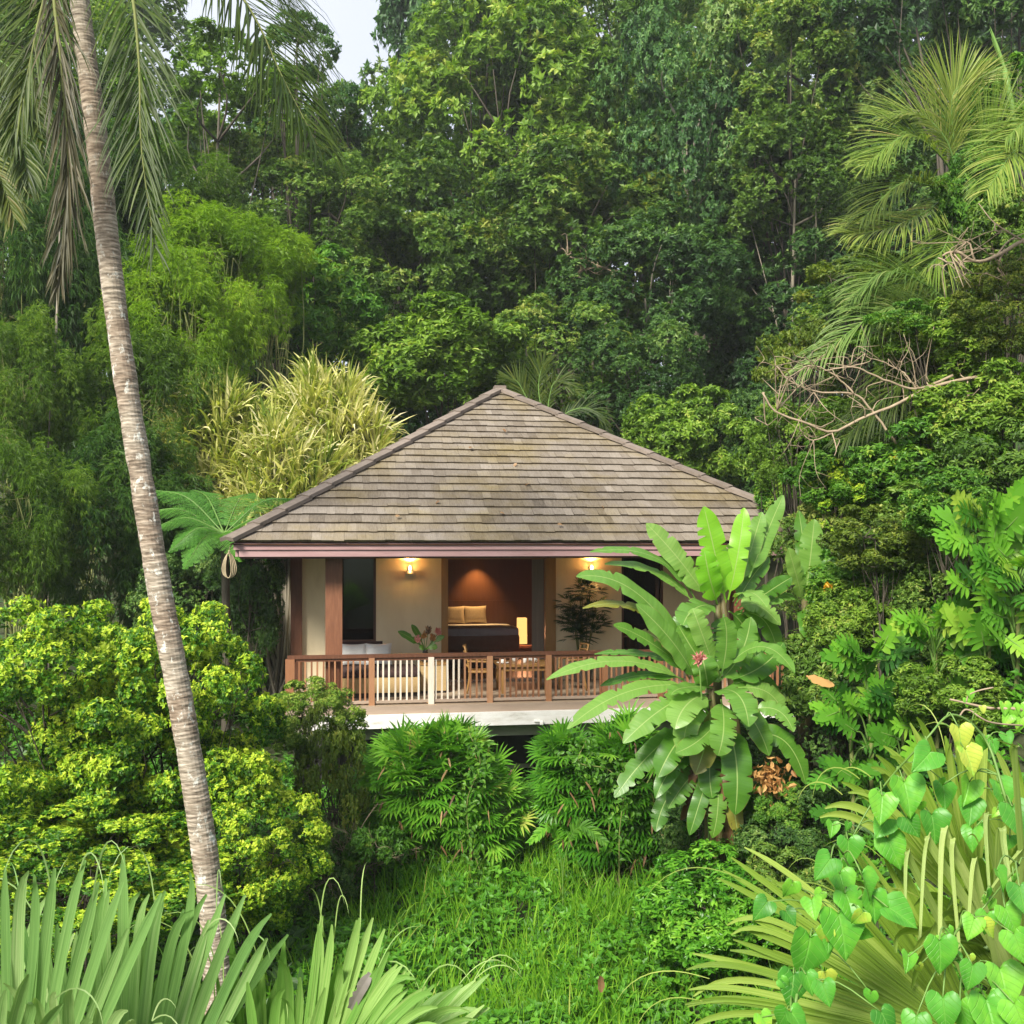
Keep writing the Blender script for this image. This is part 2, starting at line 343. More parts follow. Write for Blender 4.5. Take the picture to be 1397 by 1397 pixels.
M['fan'] = streaky('fan_palm_blade', [(.05, (.09, .20, .05)), (.5, (.20, .36, .105)), (1, (.44, .57, .26))])
M['fan_lime'] = streaky('lime_fan_palm_blade', [(.05, (.075, .18, .03)), (.5, (.165, .335, .065)), (1, (.38, .53, .17))])
M['fan_pale'] = streaky('pale_strap_blade', [(.05, (.15, .24, .045)), (.5, (.29, .39, .10)), (1, (.46, .52, .20))])
M['fan_olive'] = streaky('olive_fan_palm_blade', [(.05, (.08, .15, .015)), (.5, (.19, .31, .035)), (1, (.40, .50, .11))])
M['banana'] = banana_mat('banana_blade', [(.1, (.06, .18, .022)), (.5, (.15, .31, .05)), (.9, (.30, .46, .115)), (1, (.46, .49, .12))], tr=.38)
M['banana_young'] = banana_mat('young_banana_blade', [(.1, (.12, .34, .02)), (.5, (.19, .46, .025)), (1, (.34, .62, .05))], tr=.4)
M['banana_deep'] = banana_mat('deep_banana_blade', [(.1, (.035, .12, .012)), (.5, (.08, .215, .022)), (1, (.2, .34, .05))], tr=.36)
M['banana_old'] = banana_mat('old_banana_blade', [(.1, (.11, .13, .02)), (.5, (.2, .2, .03)), (1, (.42, .33, .06))])

M['banana_stem'] = solid('banana_stem', [(0.2, (.05, .035, .015)), (0.5, (.10, .085, .03)), (0.85, (.16, .17, .06))], scale=6, stretch=(2, 2, .5), bump=.3, tintmix=.1, rough=.6)
# house materials
def shingle_mat():
    m, nt, out = nodes('weathered_shingle'); L = nt.links.new
    tc = N(nt, 'ShaderNodeTexCoord'); mp = N(nt, 'ShaderNodeMapping'); mp.inputs['Scale'].default_value = (9, 1.2, 1.2); L(tc.outputs['Object'], mp.inputs[0])
    n1 = N(nt, 'ShaderNodeTexNoise'); n1.inputs['Scale'].default_value = 5; n1.inputs['Detail'].default_value = 6; n1.inputs['Roughness'].default_value = .7; L(mp.outputs[0], n1.inputs['Vector'])
    at = N(nt, 'ShaderNodeAttribute', attribute_name='tint')
    mx = N(nt, 'ShaderNodeMix', data_type='FLOAT'); mx.inputs[0].default_value = .5; L(n1.outputs[0], mx.inputs[2]); L(at.outputs['Fac'], mx.inputs[3])
    c = ramp(nt, mx.outputs[0], [(.26, (.085, .07, .054)), (.42, (.165, .138, .108)), (.58, (.235, .203, .168)), (.8, (.34, .302, .26))])
    n2 = N(nt, 'ShaderNodeTexNoise'); n2.inputs['Scale'].default_value = .55; n2.inputs['Detail'].default_value = 7; n2.inputs['Roughness'].default_value = .62; L(tc.outputs['Object'], n2.inputs['Vector'])
    mo = ramp(nt, n2.outputs[0], [(.44, (0, 0, 0)), (.66, (.75, .75, .75))])
    m2 = N(nt, 'ShaderNodeMix', data_type='RGBA', blend_type='MULTIPLY'); L(mo, m2.inputs[0]); L(c, m2.inputs[6]); m2.inputs[7].default_value = (.98, .90, .50, 1)
    n3 = N(nt, 'ShaderNodeTexNoise'); n3.inputs['Scale'].default_value = 3.2; n3.inputs['Detail'].default_value = 9; n3.inputs['Roughness'].default_value = .75; L(tc.outputs['Object'], n3.inputs['Vector'])
    sp = ramp(nt, n3.outputs[0], [(.62, (0, 0, 0)), (.72, (.6, .6, .6))])
    m3 = N(nt, 'ShaderNodeMix', data_type='RGBA'); L(sp, m3.inputs[0]); L(m2.outputs[2], m3.inputs[6]); m3.inputs[7].default_value = (.06, .062, .03, 1)
    b = N(nt, 'ShaderNodeBsdfPrincipled'); b.inputs['Roughness'].default_value = .9; b.inputs['Specular IOR Level'].default_value = .12; L(m3.outputs[2], b.inputs['Base Color'])
    bp = N(nt, 'ShaderNodeBump'); bp.inputs['Strength'].default_value = .5; bp.inputs['Distance'].default_value = .02; L(n1.outputs[0], bp.inputs['Height']); L(bp.outputs[0], b.inputs['Normal']); L(b.outputs[0], out.inputs[0])
    return m


M['shingle'] = shingle_mat()
M['ridge'] = solid('ridge_board', [(0.3, (.13, .105, .085)), (0.7, (.22, .18, .15))], scale=5, bump=.3, tintmix=.3, rough=.85)
M['fascia'] = solid('mauve_paint', [(0.22, (.20, .115, .11)), (0.45, (.33, .20, .20)), (0.75, (.43, .28, .28))], scale=3, stretch=(.4, 1, 3), bump=.05, tintmix=.2, rough=.6)
M['cream'] = solid('cream_render', [(0.2, (.50, .42, .27)), (0.42, (.70, .60, .41)), (0.75, (.78, .69, .49))], scale=1.6, stretch=(1.6, 1, .5), bump=.06, tintmix=.05, rough=.85, detail=10)
M['redwood'] = solid('red_brown_wood', [(0.25, (.085, .035, .02)), (0.6, (.18, .075, .04)), (0.85, (.27, .13, .07))], scale=6, stretch=(5, 5, .5), bump=.1, tintmix=.35, rough=.5)
M['railwood'] = solid('rail_wood', [(0.2, (.20, .085, .042)), (0.55, (.31, .145, .07)), (0.9, (.42, .23, .125))], scale=6, stretch=(3, 3, .6), bump=.1, tintmix=.55, rough=.5)
M['palewood'] = solid('pale_wood', [(0.2, (.55, .45, .35)), (0.7, (.74, .66, .56))], scale=6, stretch=(3, 3, .6), bump=.1, tintmix=.5, rough=.65)  # lighter wood tone for one rail post and a run of balusters
M['honey'] = solid('honey_wood', [(0.2, (.22, .115, .035)), (0.7, (.38, .21, .07))], scale=5, stretch=(5, 5, .5), bump=.08, tintmix=.3, rough=.45)
M['darkwood'] = solid('dark_wood', [(0.2, (.05, .022, .012)), (0.7, (.12, .055, .03))], scale=4, stretch=(4, 4, .6), bump=.06, tintmix=.3, rough=.45)
M['panel'] = solid('wood_panelling', [(0.2, (.07, .03, .014)), (0.7, (.13, .055, .025))], scale=3, stretch=(6, 6, .5), bump=.06, tintmix=.3, rough=.4)
M['kerb'] = solid('pale_pink_timber', [(0.2, (.27, .20, .15)), (0.7, (.40, .31, .24))], scale=4, stretch=(.5, 2, 3), bump=.08, tintmix=.4, rough=.75)
M['white'] = solid('stained_white_paint', [(0.26, (.34, .31, .25)), (0.40, (.68, .66, .61)), (0.55, (.80, .79, .76))], scale=3.5, stretch=(.6, 1, 2.5), bump=.08, tintmix=.08, rough=.7, detail=9)
M['beam'] = solid('grey_green_beam', [(0.2, (.30, .29, .21)), (0.7, (.44, .43, .33))], scale=4, stretch=(.6, 1, 2), bump=.06, tintmix=.2, rough=.75)
M['deck'] = solid('deck_board', [(0.2, (.27, .20, .14)), (0.7, (.39, .31, .22))], scale=4, stretch=(.5, 4, 1), bump=.05, tintmix=.5, rough=.7)
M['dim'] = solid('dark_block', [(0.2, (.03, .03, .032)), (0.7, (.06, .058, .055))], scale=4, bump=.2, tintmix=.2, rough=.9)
M['metal'] = solid('dark_bronze', [(0.2, (.03, .025, .02)), (0.8, (.06, .05, .04))], scale=8, bump=0, rough=.4)
M['linen'] = solid('white_linen', [(0.2, (.7, .68, .64)), (0.8, (.84, .83, .8))], scale=4, bump=.2, tintmix=.1, rough=.9)
M['stripe'] = solid('sand_linen', [(0.2, (.42, .33, .2)), (0.8, (.62, .5, .33))], scale=12, stretch=(6, 1, 1), bump=.1, tintmix=.1, rough=.9)
M['grey'] = solid('slate_blanket', [(0.2, (.27, .27, .30)), (0.8, (.40, .40, .44))], scale=6, bump=.2, tintmix=.1, rough=.9)
M['brownrug'] = solid('brown_bedcover', [(0.2, (.12, .065, .04)), (0.8, (.2, .115, .075))], scale=6, bump=.2, tintmix=.1, rough=.9)
M['cushion'] = solid('dark_cushion', [(0.2, (.035, .018, .017)), (0.8, (.07, .04, .036))], scale=6, bump=.2, tintmix=.1, rough=.85)
M['wicker'] = solid('straw_weave', [(0.2, (.36, .24, .10)), (0.8, (.54, .39, .19))], scale=26, stretch=(1, 1, 2), bump=.3, tintmix=.15, rough=.7)
M['curtain'] = solid('grey_brown_panel', [(0.2, (.16, .13, .10)), (0.7, (.24, .2, .16))], scale=4, stretch=(5, 5, .3), bump=.05, tintmix=.2, rough=.8)
M['clay'] = solid('grey_pot', [(0.2, (.1, .09, .08)), (0.8, (.2, .18, .16))], scale=6, bump=.1, rough=.6)
M['rope'] = solid('pale_rope', [(0.2, (.3, .24, .14)), (0.8, (.5, .42, .28))], scale=20, bump=.2, rough=.8)
M['soil'] = solid('damp_soil', [(0.2, (.022, .03, .012)), (0.6, (.05, .06, .024)), (0.9, (.07, .10, .03))], scale=1.5, bump=.6, tintmix=0, rough=.95)
M['bulb'] = glow('warm_bulb', (1, .62, .2), 9)
M['shade'] = glow('paper_shade', (1, .52, .15), .8)


def glass():
    m, nt, out = nodes('window_glass'); L = nt.links.new
    tr = N(nt, 'ShaderNodeBsdfTransparent'); tr.inputs[0].default_value = (.55, .6, .58, 1)
    g = N(nt, 'ShaderNodeBsdfGlossy'); g.inputs['Roughness'].default_value = .02; g.inputs[0].default_value = (.9, .95, .95, 1)
    fr = N(nt, 'ShaderNodeFresnel'); fr.inputs[0].default_value = 1.6
    ms = N(nt, 'ShaderNodeMixShader'); L(fr.outputs[0], ms.inputs[0]); L(tr.outputs[0], ms.inputs[1]); L(g.outputs[0], ms.inputs[2]); L(ms.outputs[0], out.inputs[0])
    return m


M['glass'] = glass()

# ------------------------------------------------------------------ leaf shapes
T_DIA = (np.array([0, .42, 1, .42]), np.array([0, .5, 0, -.5]), np.array([0, .05, -.10, .05]), [np.array([[0, 1, 2], [0, 2, 3]])])
_a = np.array([0, .28, .66, 1, .66, .28, .33, .68])
T_LEAF = (_a, np.array([0, .46, .40, 0, -.40, -.46, 0, 0]), np.array([0, .07, .02, -.24, .02, .07, -.02, -.11]),
          [np.array([[0, 1, 6], [0, 6, 5], [7, 2, 3], [7, 3, 4]]), np.array([[6, 1, 2, 7], [6, 7, 4, 5]])])


def put(geo, pos, d, nr, L, W, tm, tint, mat=0):
    a, b, c, faces = tm
    n, k = len(pos), len(a)
    if n == 0:
        return
    d = nz(d); s = nz(np.cross(d, nr)); nr = np.cross(s, d)
    L = np.broadcast_to(L, (n,))[:, None, None]; W = np.broadcast_to(W, (n,))[:, None, None]
    v = pos[:, None] + L * a[None, :, None] * d[:, None] + W * b[None, :, None] * s[:, None] + L * c[None, :, None] * nr[:, None]
    o = (np.arange(n) * k)[:, None, None]
    geo.add(v.reshape(-1, 3), [(f[None] + o).reshape(-1, f.shape[1]) for f in faces], mat, np.repeat(np.broadcast_to(tint, (n,)), k))


def straps(geo, pos, d, nr, L, W, S=4, droop=.5, power=1.0, tint=.5, mat=0, prof=None, fold=0.0, smooth=True, grav=(0, 0, -1.0)):
    """long narrow leaves, each bending under its own weight"""
    n = len(pos)
    if n == 0:
        return
    L = np.broadcast_to(np.asarray(L, float), (n,))[:, None]; W = np.broadcast_to(np.asarray(W, float), (n,))[:, None]
    droop = np.broadcast_to(np.asarray(droop, float), (n,))[:, None]
    d = nz(d); p = np.array(pos, float); nr = np.array(nr, float)
    prof = prof or (lambda t: math.sin(math.pi * min(1, .22 + .78 * t)) ** .8 if t < 1 else 0.02)
    w = 3 if fold else 2
    V = np.zeros((n, S + 1, w, 3))
    for i in range(S + 1):
        t = i / S
        s = nz(np.cross(d, nr)); nn = np.cross(s, d)
        h = W * prof(t) * .5
        if fold:
            V[:, i, 0] = p + s * h + nn * h * fold; V[:, i, 1] = p; V[:, i, 2] = p - s * h + nn * h * fold
        else:
            V[:, i, 0] = p + s * h; V[:, i, 1] = p - s * h
        p = p + d * L / S
        d = nz(d + np.array(grav) * droop * (((i + 1) / S) ** power) * 2.0 / S)
    base = (np.arange(n) * (S + 1) * w)[:, None, None]
    i = np.arange(S)[:, None] * w; j = np.arange(w - 1)[None, :]
    q = np.stack([i + j, i + j + 1, i + w + j + 1, i + w + j], -1).reshape(-1, 4)
    al = np.tile(np.repeat(np.linspace(0, 1, S + 1), w), n); ac = np.tile(np.linspace(-1, 1, w), n * (S + 1))
    geo.add(V.reshape(-1, 3), [(q[None] + base).reshape(-1, 4)], mat, np.repeat(np.broadcast_to(tint, (n,)), (S + 1) * w), al, ac, smooth)


def rdir(n):
    return nz(rng.normal(size=(n, 3)))


def spline(pts, n):
    """smooth curve through the points"""
    pts = np.asarray(pts, float); m = len(pts)
    e = np.vstack([2 * pts[0] - pts[1], pts, 2 * pts[-1] - pts[-2]])
    u = np.linspace(0, m - 1 - 1e-9, n); i = u.astype(int); t = (u - i)[:, None]
    a, b, c, d = e[i], e[i + 1], e[i + 2], e[i + 3]
    return .5 * (2 * b + (c - a) * t + (2 * a - 5 * b + 4 * c - d) * t * t + (3 * b - a - 3 * c + d) * t ** 3)


# ------------------------------------------------------------------ crowns (unit size, reused by several trees)
def blobs_on(nb, flat=.75, low=-.35, rmin=.55):
    d = rdir(nb * 4); d = d[d[:, 2] > low][:nb]
    r = rng.uniform(rmin, 1.0, len(d)) ** .8
    return d * r[:, None] * np.array([1, 1, flat])


def crown(geo, cen, br, tw, lv, LL, LW, up=.35, droop=.25, out=.7, open_=(.7, 1.45), tm=T_DIA, tb=.0, hang=0.0, young=0.0, lay=1.0):
    """leaf rosettes at the twig tips of every bough"""
    nb = len(cen)
    bt = rng.normal(0, .13, nb)
    rb = br * rng.uniform(.65, 1.3, nb)
    c = np.repeat(cen, tw, 0); r = np.repeat(rb, tw); tt = np.repeat(bt, tw)
    d = nz(rdir(len(c)) + out * nz(c) * .8 + np.array([0, 0, up]))
    rad = r * rng.uniform(0.25, 1, len(c)) ** .45
    p = c + d * rad[:, None] * np.array([1, 1, lay]); p[:, 2] -= hang * r * rng.random(len(c)) ** 2
    tt = tt + rng.normal(0, .10, len(c)) + tb
    yg = young * (rng.random(len(c)) < .55) * np.clip(d[:, 2] + .35, 0, 1) * (rad / r)
    n = len(p)
    ax = np.repeat(d, lv, 0); pp = np.repeat(p, lv, 0)
    e = nz(np.cross(ax, rdir(len(ax)))); el = rng.uniform(*open_, len(ax))
    ld = ax * np.cos(el)[:, None] + e * np.sin(el)[:, None] + np.array([0, 0, -droop])
    nn = ax + np.array([0, 0, .5]) + .35 * rdir(len(ax))
    L = LL * rng.uniform(.65, 1.25, len(ax))
    put(geo, pp + .15 * LL * rdir(len(ax)), ld, nn, L, LW * L / LL, tm, np.clip(.45 + np.repeat(tt + yg, lv) + rng.normal(0, .13, len(ax)), 0, 1))


PROTO = {}


def proto(key, fn):
    g = Geo(); cen = fn(g); PROTO[key] = (g, cen)


def mk(key, nb, br, tw, lv, LL, LW, flat=.8, low=-.4, rmin=.5, **kw):
    def f(g):
        cen = blobs_on(nb, flat, low, rmin); crown(g, cen, br, tw, lv, LL, LW, **kw); return cen
    proto(key, f)


for i in range(3):
    mk('dense%d' % i, 74, .25, 46, 14, .056, .027, flat=1.0, low=-.95, rmin=.5, young=.34, droop=.1)
for i in range(2):
    mk('fine%d' % i, 58, .26, 84, 10, .046, .021, flat=1.0, low=-.95, droop=.25, young=.24)
for i in range(2):
    mk('airy%d' % i, 24, .25, 44, 8, .085, .038, flat=.9, low=-.5, rmin=.45, lay=.7)
for i in range(2):
    mk('plume%d' % i, 64, .26, 110, 6, .082, .013, flat=1.0, low=-.95, rmin=.45, droop=.75, hang=.9, up=.1, open_=(.4, 1.2))
for i in range(2):
    mk('shrub%d' % i, 54, .28, 46, 8, .10, .042, flat=1.0, low=-.9, tm=T_LEAF, young=.25)
mk('small0', 150, .17, 84, 8, .036, .019, flat=1.0, low=-.97, young=.55, lay=.8, tm=T_DIA, up=.4)
mk('small1', 150, .17, 84, 8, .036, .019, flat=1.0, low=-.97, young=.55, lay=.8, tm=T_DIA, up=.4)
mk('broad0', 30, .30, 22, 6, .19, .085, flat=.8, low=-.3, tm=T_LEAF, droop=.4)
mk('broad1', 30, .30, 22, 6, .19, .085, flat=.8, low=-.3, tm=T_LEAF, droop=.4)

MESH = {}


def crown_obj(name, key, mat, parent):
    if key not in MESH:
        o = PROTO[key][0].build(name, M['tree'], parent); MESH[key] = o.data
    else:
        o = bpy.data.objects.new(name, MESH[key]); COL.objects.link(o); o.parent = parent
    o.material_slots[0].link = 'OBJECT'; o.material_slots[0].material = M[mat]
    return o


def tree(name, label, cat, px, py, d, rx, ry, key, mat, group=None, trunk='trunk', leafy='crown', bark='bark', tr=.035, lean=0.0, limbs=9, depth=None, stems=1):
    c = P(px, py, d); Rx, Rz = rx / F * d, ry / F * d; Ry = depth or min(Rx, Rz * 1.4)
    bx = c[0] + lean; gz = float(ground(bx, d))
    top = c[2] - .2 * Rz
    gz = min(gz, top - .35 * Rz)
    base = np.array([bx, d, gz])
    o = thing(name, label, cat, base, 0, group)
    cr = crown_obj(leafy, key, mat, o)
    cr.location = c - base
    flip = 1 if rng.random() < .5 else -1
    flop = 1 if rng.random() < .5 else -1
    cr.scale = (Rx * flip, Ry * flop, Rz)
    cr.rotation_euler = (0, 0, 0)
    g = Geo(); h = c - base
    cen = PROTO[key][1] * np.array([Rx * flip, Ry * flop, Rz]) + h
    H = max(h[2], .3)
    R = tr * (Rx + Rz) / 2 * .7 + .006 * H
    for s in range(stems):
        a = rng.uniform(0, 6.28); so = np.array([math.cos(a), math.sin(a), 0]) * R * 2.2 * (stems > 1)
        mid = h * .5 + np.array([rng.normal(0, .04), rng.normal(0, .04), 0]) * H + so
        pts = spline([so * 1.0 - np.array([0, 0, .15]), mid, h + so * 2 + np.array([0, 0, .1 * Rz])], 10)
        rr = R * np.linspace(1.0, .22, 10) / math.sqrt(stems); rr[0] *= 1.35
        g.tube(pts, rr, 8)
        for j in rng.choice(len(cen), min(limbs, len(cen)), replace=False):
            k = rng.integers(3, 10); st = pts[k]
            m2 = st + (cen[j] - st) * .5 + np.array([0, 0, rng.uniform(-.18, .12) * Rz]) + rng.normal(0, .09, 3) * Rx
            g.tube(spline([st, m2, cen[j] * .9 + h * .1], 7), R * np.linspace(.32, .06, 7), 5)
    g.build(trunk, M[bark], o)
    return o

# ================================================================== SETTING
def make_ground():
    g = Geo()
    xs = np.concatenate([np.linspace(-200, -32, 12), np.linspace(-30, 30, 121), np.linspace(32, 200, 12)])
    ys = np.concatenate([np.linspace(-40, -2, 6), np.linspace(-1, 45, 116), np.linspace(48, 400, 26)])
    X, Y = np.meshgrid(xs, ys)
    v = np.stack([X, Y, ground(X, Y)], -1).reshape(-1, 3)
    nx = len(xs)
    i = np.arange(len(ys) - 1)[:, None] * nx; j = np.arange(nx - 1)[None]
    q = np.stack([i + j, i + j + 1, i + nx + j + 1, i + nx + j], -1).reshape(-1, 4)
    g.add(v, [q], 0, .5, smooth=True)
    tag(g.build('ground', M['soil']), kind='structure')


make_ground()

# ================================================================== HOUSE
YAW = math.radians(9)
HO = np.array([0.712, 20.09, 0.0]); HC, HS = math.cos(YAW), math.sin(YAW)


def U(px, v):
    t = (px - CX) / F
    return (t * (HO[1] + HC * v) - HO[0] + v * HS) / (HC - t * HS)


def Z(py, px, v):
    u = U(px, v)
    return CAMZ - (py - HZ) / F * (HO[1] + u * HS + v * HC)


def H2W(u, v, z=0.0):
    return np.array([HO[0] + u * HC - v * HS, HO[1] + u * HS + v * HC, z])


house = thing('hillside_villa', 'timber villa with a hipped shingle roof and a railed deck on the slope', 'house', HO, YAW)

EV0, EVZ, EB = -.55, 3.10, 2.84       # eave line, its height, underside
EU = 6.0; AP = np.array([0.0, 6.6, 7.03]); BV = 13.4
cor = [np.array([-EU, EV0, EVZ]), np.array([EU, EV0, EVZ]), np.array([EU, BV, EVZ]), np.array([-EU, BV, EVZ])]


def roof_face(g, A, B, rows=23):
    """courses of wooden shingles, each lapping over the one below"""
    ctr = (A + B) / 2; e = nz(B - A); up = AP - ctr; up = up - e * (up @ e); Lh = np.linalg.norm(up); upn = up / Lh
    off = (AP - A) @ e; W = np.linalg.norm(B - A); nn = nz(np.cross(e, upn))
    if nn[2] < 0: nn = -nn
    band = rng.normal(0, .07, rows)
    for r in range(rows):
        t0, t1 = r / rows, min(1, (r + 1.12) / rows)
        l0, r0 = off * t0, W + (off - W) * t0
        l1, r1 = off * t1, W + (off - W) * t1
        x = l0; tone = .5; seg = 0
        lift = .052
        while x < r0 - .01:
            w = rng.uniform(.14, .30); x2 = min(r0, x + w)
            if seg <= 0:
                tone = rng.choice([.37, .44, .5, .55, .62], p=[.12, .3, .26, .22, .10]); seg = rng.integers(1, 5)
            seg -= 1
            a1 = min(max(x, l1), r1); b1 = min(max(x2, l1), r1)
            lo = t0 * Lh + rng.normal(0, .006); hi = t1 * Lh; lf = lift + rng.normal(0, .004)
            q = np.array([A + e * x + upn * lo, A + e * x2 + upn * lo, A + e * b1 + upn * hi, A + e * a1 + upn * hi])
            tp = q + nn * np.array([lf, lf, .012, .012])[:, None]
            bt = q[:2] + upn * .03 - nn * .004
            gap = .003
            tp[0] += e * gap; tp[3] += e * gap
            v = np.vstack([tp, bt])
            g.add(v, np.array([[0, 1, 2, 3], [4, 5, 1, 0]]), 0, np.clip(tone + band[r] + rng.normal(0, .07), 0, 1))
            x = x2
    g.add(np.array([A, B, AP]) - nn * .05, np.array([[0, 1, 2]]), 1, .2)


def make_roof():
    g = Geo()
    for i in range(4):
        roof_face(g, cor[i], cor[(i + 1) % 4])
    roof = g.build('roof', [M['shingle'], M['darkwood']], house)
    for c in cor:
        k = Geo()
        ax = AP - c; L = np.linalg.norm(ax); ax = ax / L
        s = nz(np.cross(ax, [0, 0, 1])); n = np.cross(s, ax)
        m = 14
        for i in range(m):                       # overlapping ridge boards
            a = c + ax * (L * i / m - .04); b = c + ax * (L * (i + 1) / m + .03)
            for sg in (-1, 1):
                w = s * sg * .17 - n * .035
                z0, z1 = n * .135, n * .105
                v = np.array([a + z0, b + z1, b + z1 + w, a + z0 + w, a + z0 - n * .07, b + z1 - n * .07, b + z1 + w - n * .07, a + z0 + w - n * .07])
                k.add(v, np.array([[0, 1, 2, 3], [7, 6, 5, 4], [3, 2, 6, 7], [0, 3, 7, 4], [1, 5, 6, 2]]), 0, rng.random())
        k.build('hip_cap', M['ridge'], roof)
    k = Geo()
    k.box(AP + [0, 0, .07], (.3, .3, .10), 0)
    k.build('apex_cap', M['ridge'], roof)
    # fascia boards, two steps, all round
    f = Geo()
    for (i, dv) in ((0, (0, 1)), (2, (0, -1))):
        v0 = cor[i][1] + dv[1] * .06
        sg = dv[1]
        f.b2((-EU + .07, min(v0, v0 + sg * .05), EVZ - .135), (EU - .07, max(v0, v0 + sg * .05), EVZ - .012), 0, .55)
        f.b2((-EU + .16, min(v0 + sg * .03, v0 + sg * .08), EVZ - .262), (EU - .16, max(v0 + sg * .03, v0 + sg * .08), EVZ - .137), 0, .6)
    for sg in (-1, 1):
        x0 = sg * (EU - .06)
        f.b2((min(x0, x0 - sg * .05), EV0 + .125, EVZ - .135), (max(x0, x0 - sg * .05), BV - .125, EVZ - .012), 0, .55)
        x1 = sg * (EU - .09)
        f.b2((min(x1, x1 - sg * .05), EV0 + .16, EVZ - .262), (max(x1, x1 - sg * .05), BV - .16, EVZ - .137), 0, .6)
    f.build('fascia', M['fascia'], roof)
    s = Geo(); s.b2((-EU + .2, EV0 + .16, EVZ - .30), (EU - .2, BV - .2, EVZ - .265), 0, .3)
    s.build('soffit', M['darkwood'], roof)


make_roof()
WV = 3.0                                       # wall line
TOP = 2.795


def make_walls():
    def piece(name, mat, lst, parent=house, label=None):
        g = Geo()
        for lo, hi in lst: g.b2(lo, hi, 0)
        o = g.build(name, M[mat], parent)
        if label: o['label'] = label
        return o
    uL, w0, w1 = U(408, WV), U(467, WV), U(513, WV)
    d0, d1 = U(602, WV), U(758, WV)
    w2, w3 = U(848, WV), U(905, WV)
    t = .14
    wall = piece('wall', 'cream', [
        ((uL, WV, 0), (w0 - .10, WV + t, TOP)), ((w1, WV, 0), (d0, WV + t, TOP)), ((d1, WV, 0), (w2, WV + t, TOP)), ((w3, WV, 0), (5.1, WV + t, TOP)),
        ((-5.1, WV + t, 0), (-5.1 + t, 10.4, TOP)), ((5.1 - t, WV + t, 0), (5.1, 10.4, TOP)), ((-5.1, 10.4, 0), (5.1, 10.4 + t, TOP))])
    # dark glazed corner beside the left window, two tall windows
    for a, b in ((w0 - .10, w1), (w2, w3), (-5.1, uL)):
        f = Geo(); q = .055
        f.b2((a, WV + .02, 0.02), (a + q, WV + .10, TOP)); f.b2((b - q, WV + .02, 0.02), (b, WV + .10, TOP))
        f.b2((a + q, WV + .02, .02), (b - q, WV + .10, .02 + q)); f.b2((a + q, WV + .02, TOP - q), (b - q, WV + .10, TOP))
        f.b2((a + q, WV + .03, .93), (b - q, WV + .09, .965))
        w = f.build('window', M['darkwood'], house)
        p = Geo(); p.b2((a + q, WV + .05, .02 + q), (b - q, WV + .062, TOP - q)); p.build('pane', M['glass'], w)
    # door frame with a folded timber leaf each side
    f = Geo(); q = .15
    f.b2((d0, WV - .03, 0), (d0 + q, WV + t + .03, TOP)); f.b2((d1 - q - .08, WV - .03, 0), (d1, WV + t + .03, TOP))
    f.b2((d0 + q, WV - .02, TOP - .07), (d1 - q - .08, WV + t + .02, TOP))
    f.build('door_frame', M['honey'], house)
    sl = Geo(); sl.b2((d1 - q - .36, WV + .16, .03), (d1 - q - .09, WV + .20, TOP - .05)); sl.build('sliding_door', M['curtain'], house)
    piece('threshold', 'kerb', [((d0 + q, WV - .05, 0.002), (d1 - q - .08, WV + t, .05))])
    # bedroom shell
    BVk = 7.0
    piece('bedroom_back_wall', 'panel', [((-4.9, BVk, 0), (4.9, BVk + .1, TOP))])
    piece('bedroom_side_wall', 'panel', [((1.55, WV + t, 0), (1.63, BVk, TOP)), ((-3.15, WV + t + .02, 0), (-3.07, BVk, TOP))])
    piece('bedroom_floor', 'honey', [((-4.9, WV + t, -.02), (4.9, BVk, .03))])
    piece('bedroom_ceiling', 'darkwood', [((-4.9, WV + t, TOP - .04), (4.9, BVk, TOP - .005))])
    # deck
    g = Geo(); n = 30
    for i in range(n):
        a = -.12 + i * (WV + .1) / n; b = a + (WV + .1) / n - .006
        g.b2((-5.0, a, -.03), (5.0, b, 0), 0)
    g.build('deck_floor', M['deck'], house)
    piece('deck_kerb', 'kerb', [((-5.02, -.17, -.16), (5.02, -.122, -.012))])
    piece('slab_edge', 'white', [((-4.6, -.27, -.405), (5.06, -.171, -.155)), ((-4.6, -.17, -.405), (5.06, 10.3, -.165))])
    piece('deck_beam', 'beam', [((-4.9, .05, -.665), (4.9, .25, -.407)), ((-4.9, 3.1, -.665), (4.9, 3.3, -.407)), ((-4.9, 8.1, -.665), (4.9, 8.3, -.407))])
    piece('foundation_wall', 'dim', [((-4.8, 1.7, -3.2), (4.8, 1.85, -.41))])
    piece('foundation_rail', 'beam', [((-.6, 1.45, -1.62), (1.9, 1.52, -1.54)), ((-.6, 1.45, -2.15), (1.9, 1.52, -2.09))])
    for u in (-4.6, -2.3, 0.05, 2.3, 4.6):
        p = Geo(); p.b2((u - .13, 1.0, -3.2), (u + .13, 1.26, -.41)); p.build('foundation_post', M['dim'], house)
    # verandah posts standing just behind the railing
    a, b = U(444, .28), U(467, .28)
    for (x0, x1) in ((a, b), (-b - .0, -a), (-5.1, -4.86), (4.86, 5.1)):
        v0 = .16 if abs(x0) < 4.9 and abs(x1) < 4.9 else WV - .14
        p = Geo(); p.b2((x0, v0, 0), (x1, v0 + .3, TOP)); p.build('verandah_post', M['redwood'], house)
    # railing
    rail = Geo(); rail.b2((-5.0, -.035, .90), (5.0, .075, .965), 0, .2); rail.b2((-5.0, -.005, .845), (5.0, .045, .898), 0, .4)
    rl = rail.build('railing', M['redwood'], house)
    br = Geo(); br.b2((-5.0, -.03, .035), (5.0, .05, .085), 0, .5); br.build('bottom_rail', M['kerb'], rl)
    posts = [-4.95] + [U(p_, 0) for p_ in (507, 588, 668, 748)]
    step = posts[2] - posts[1]
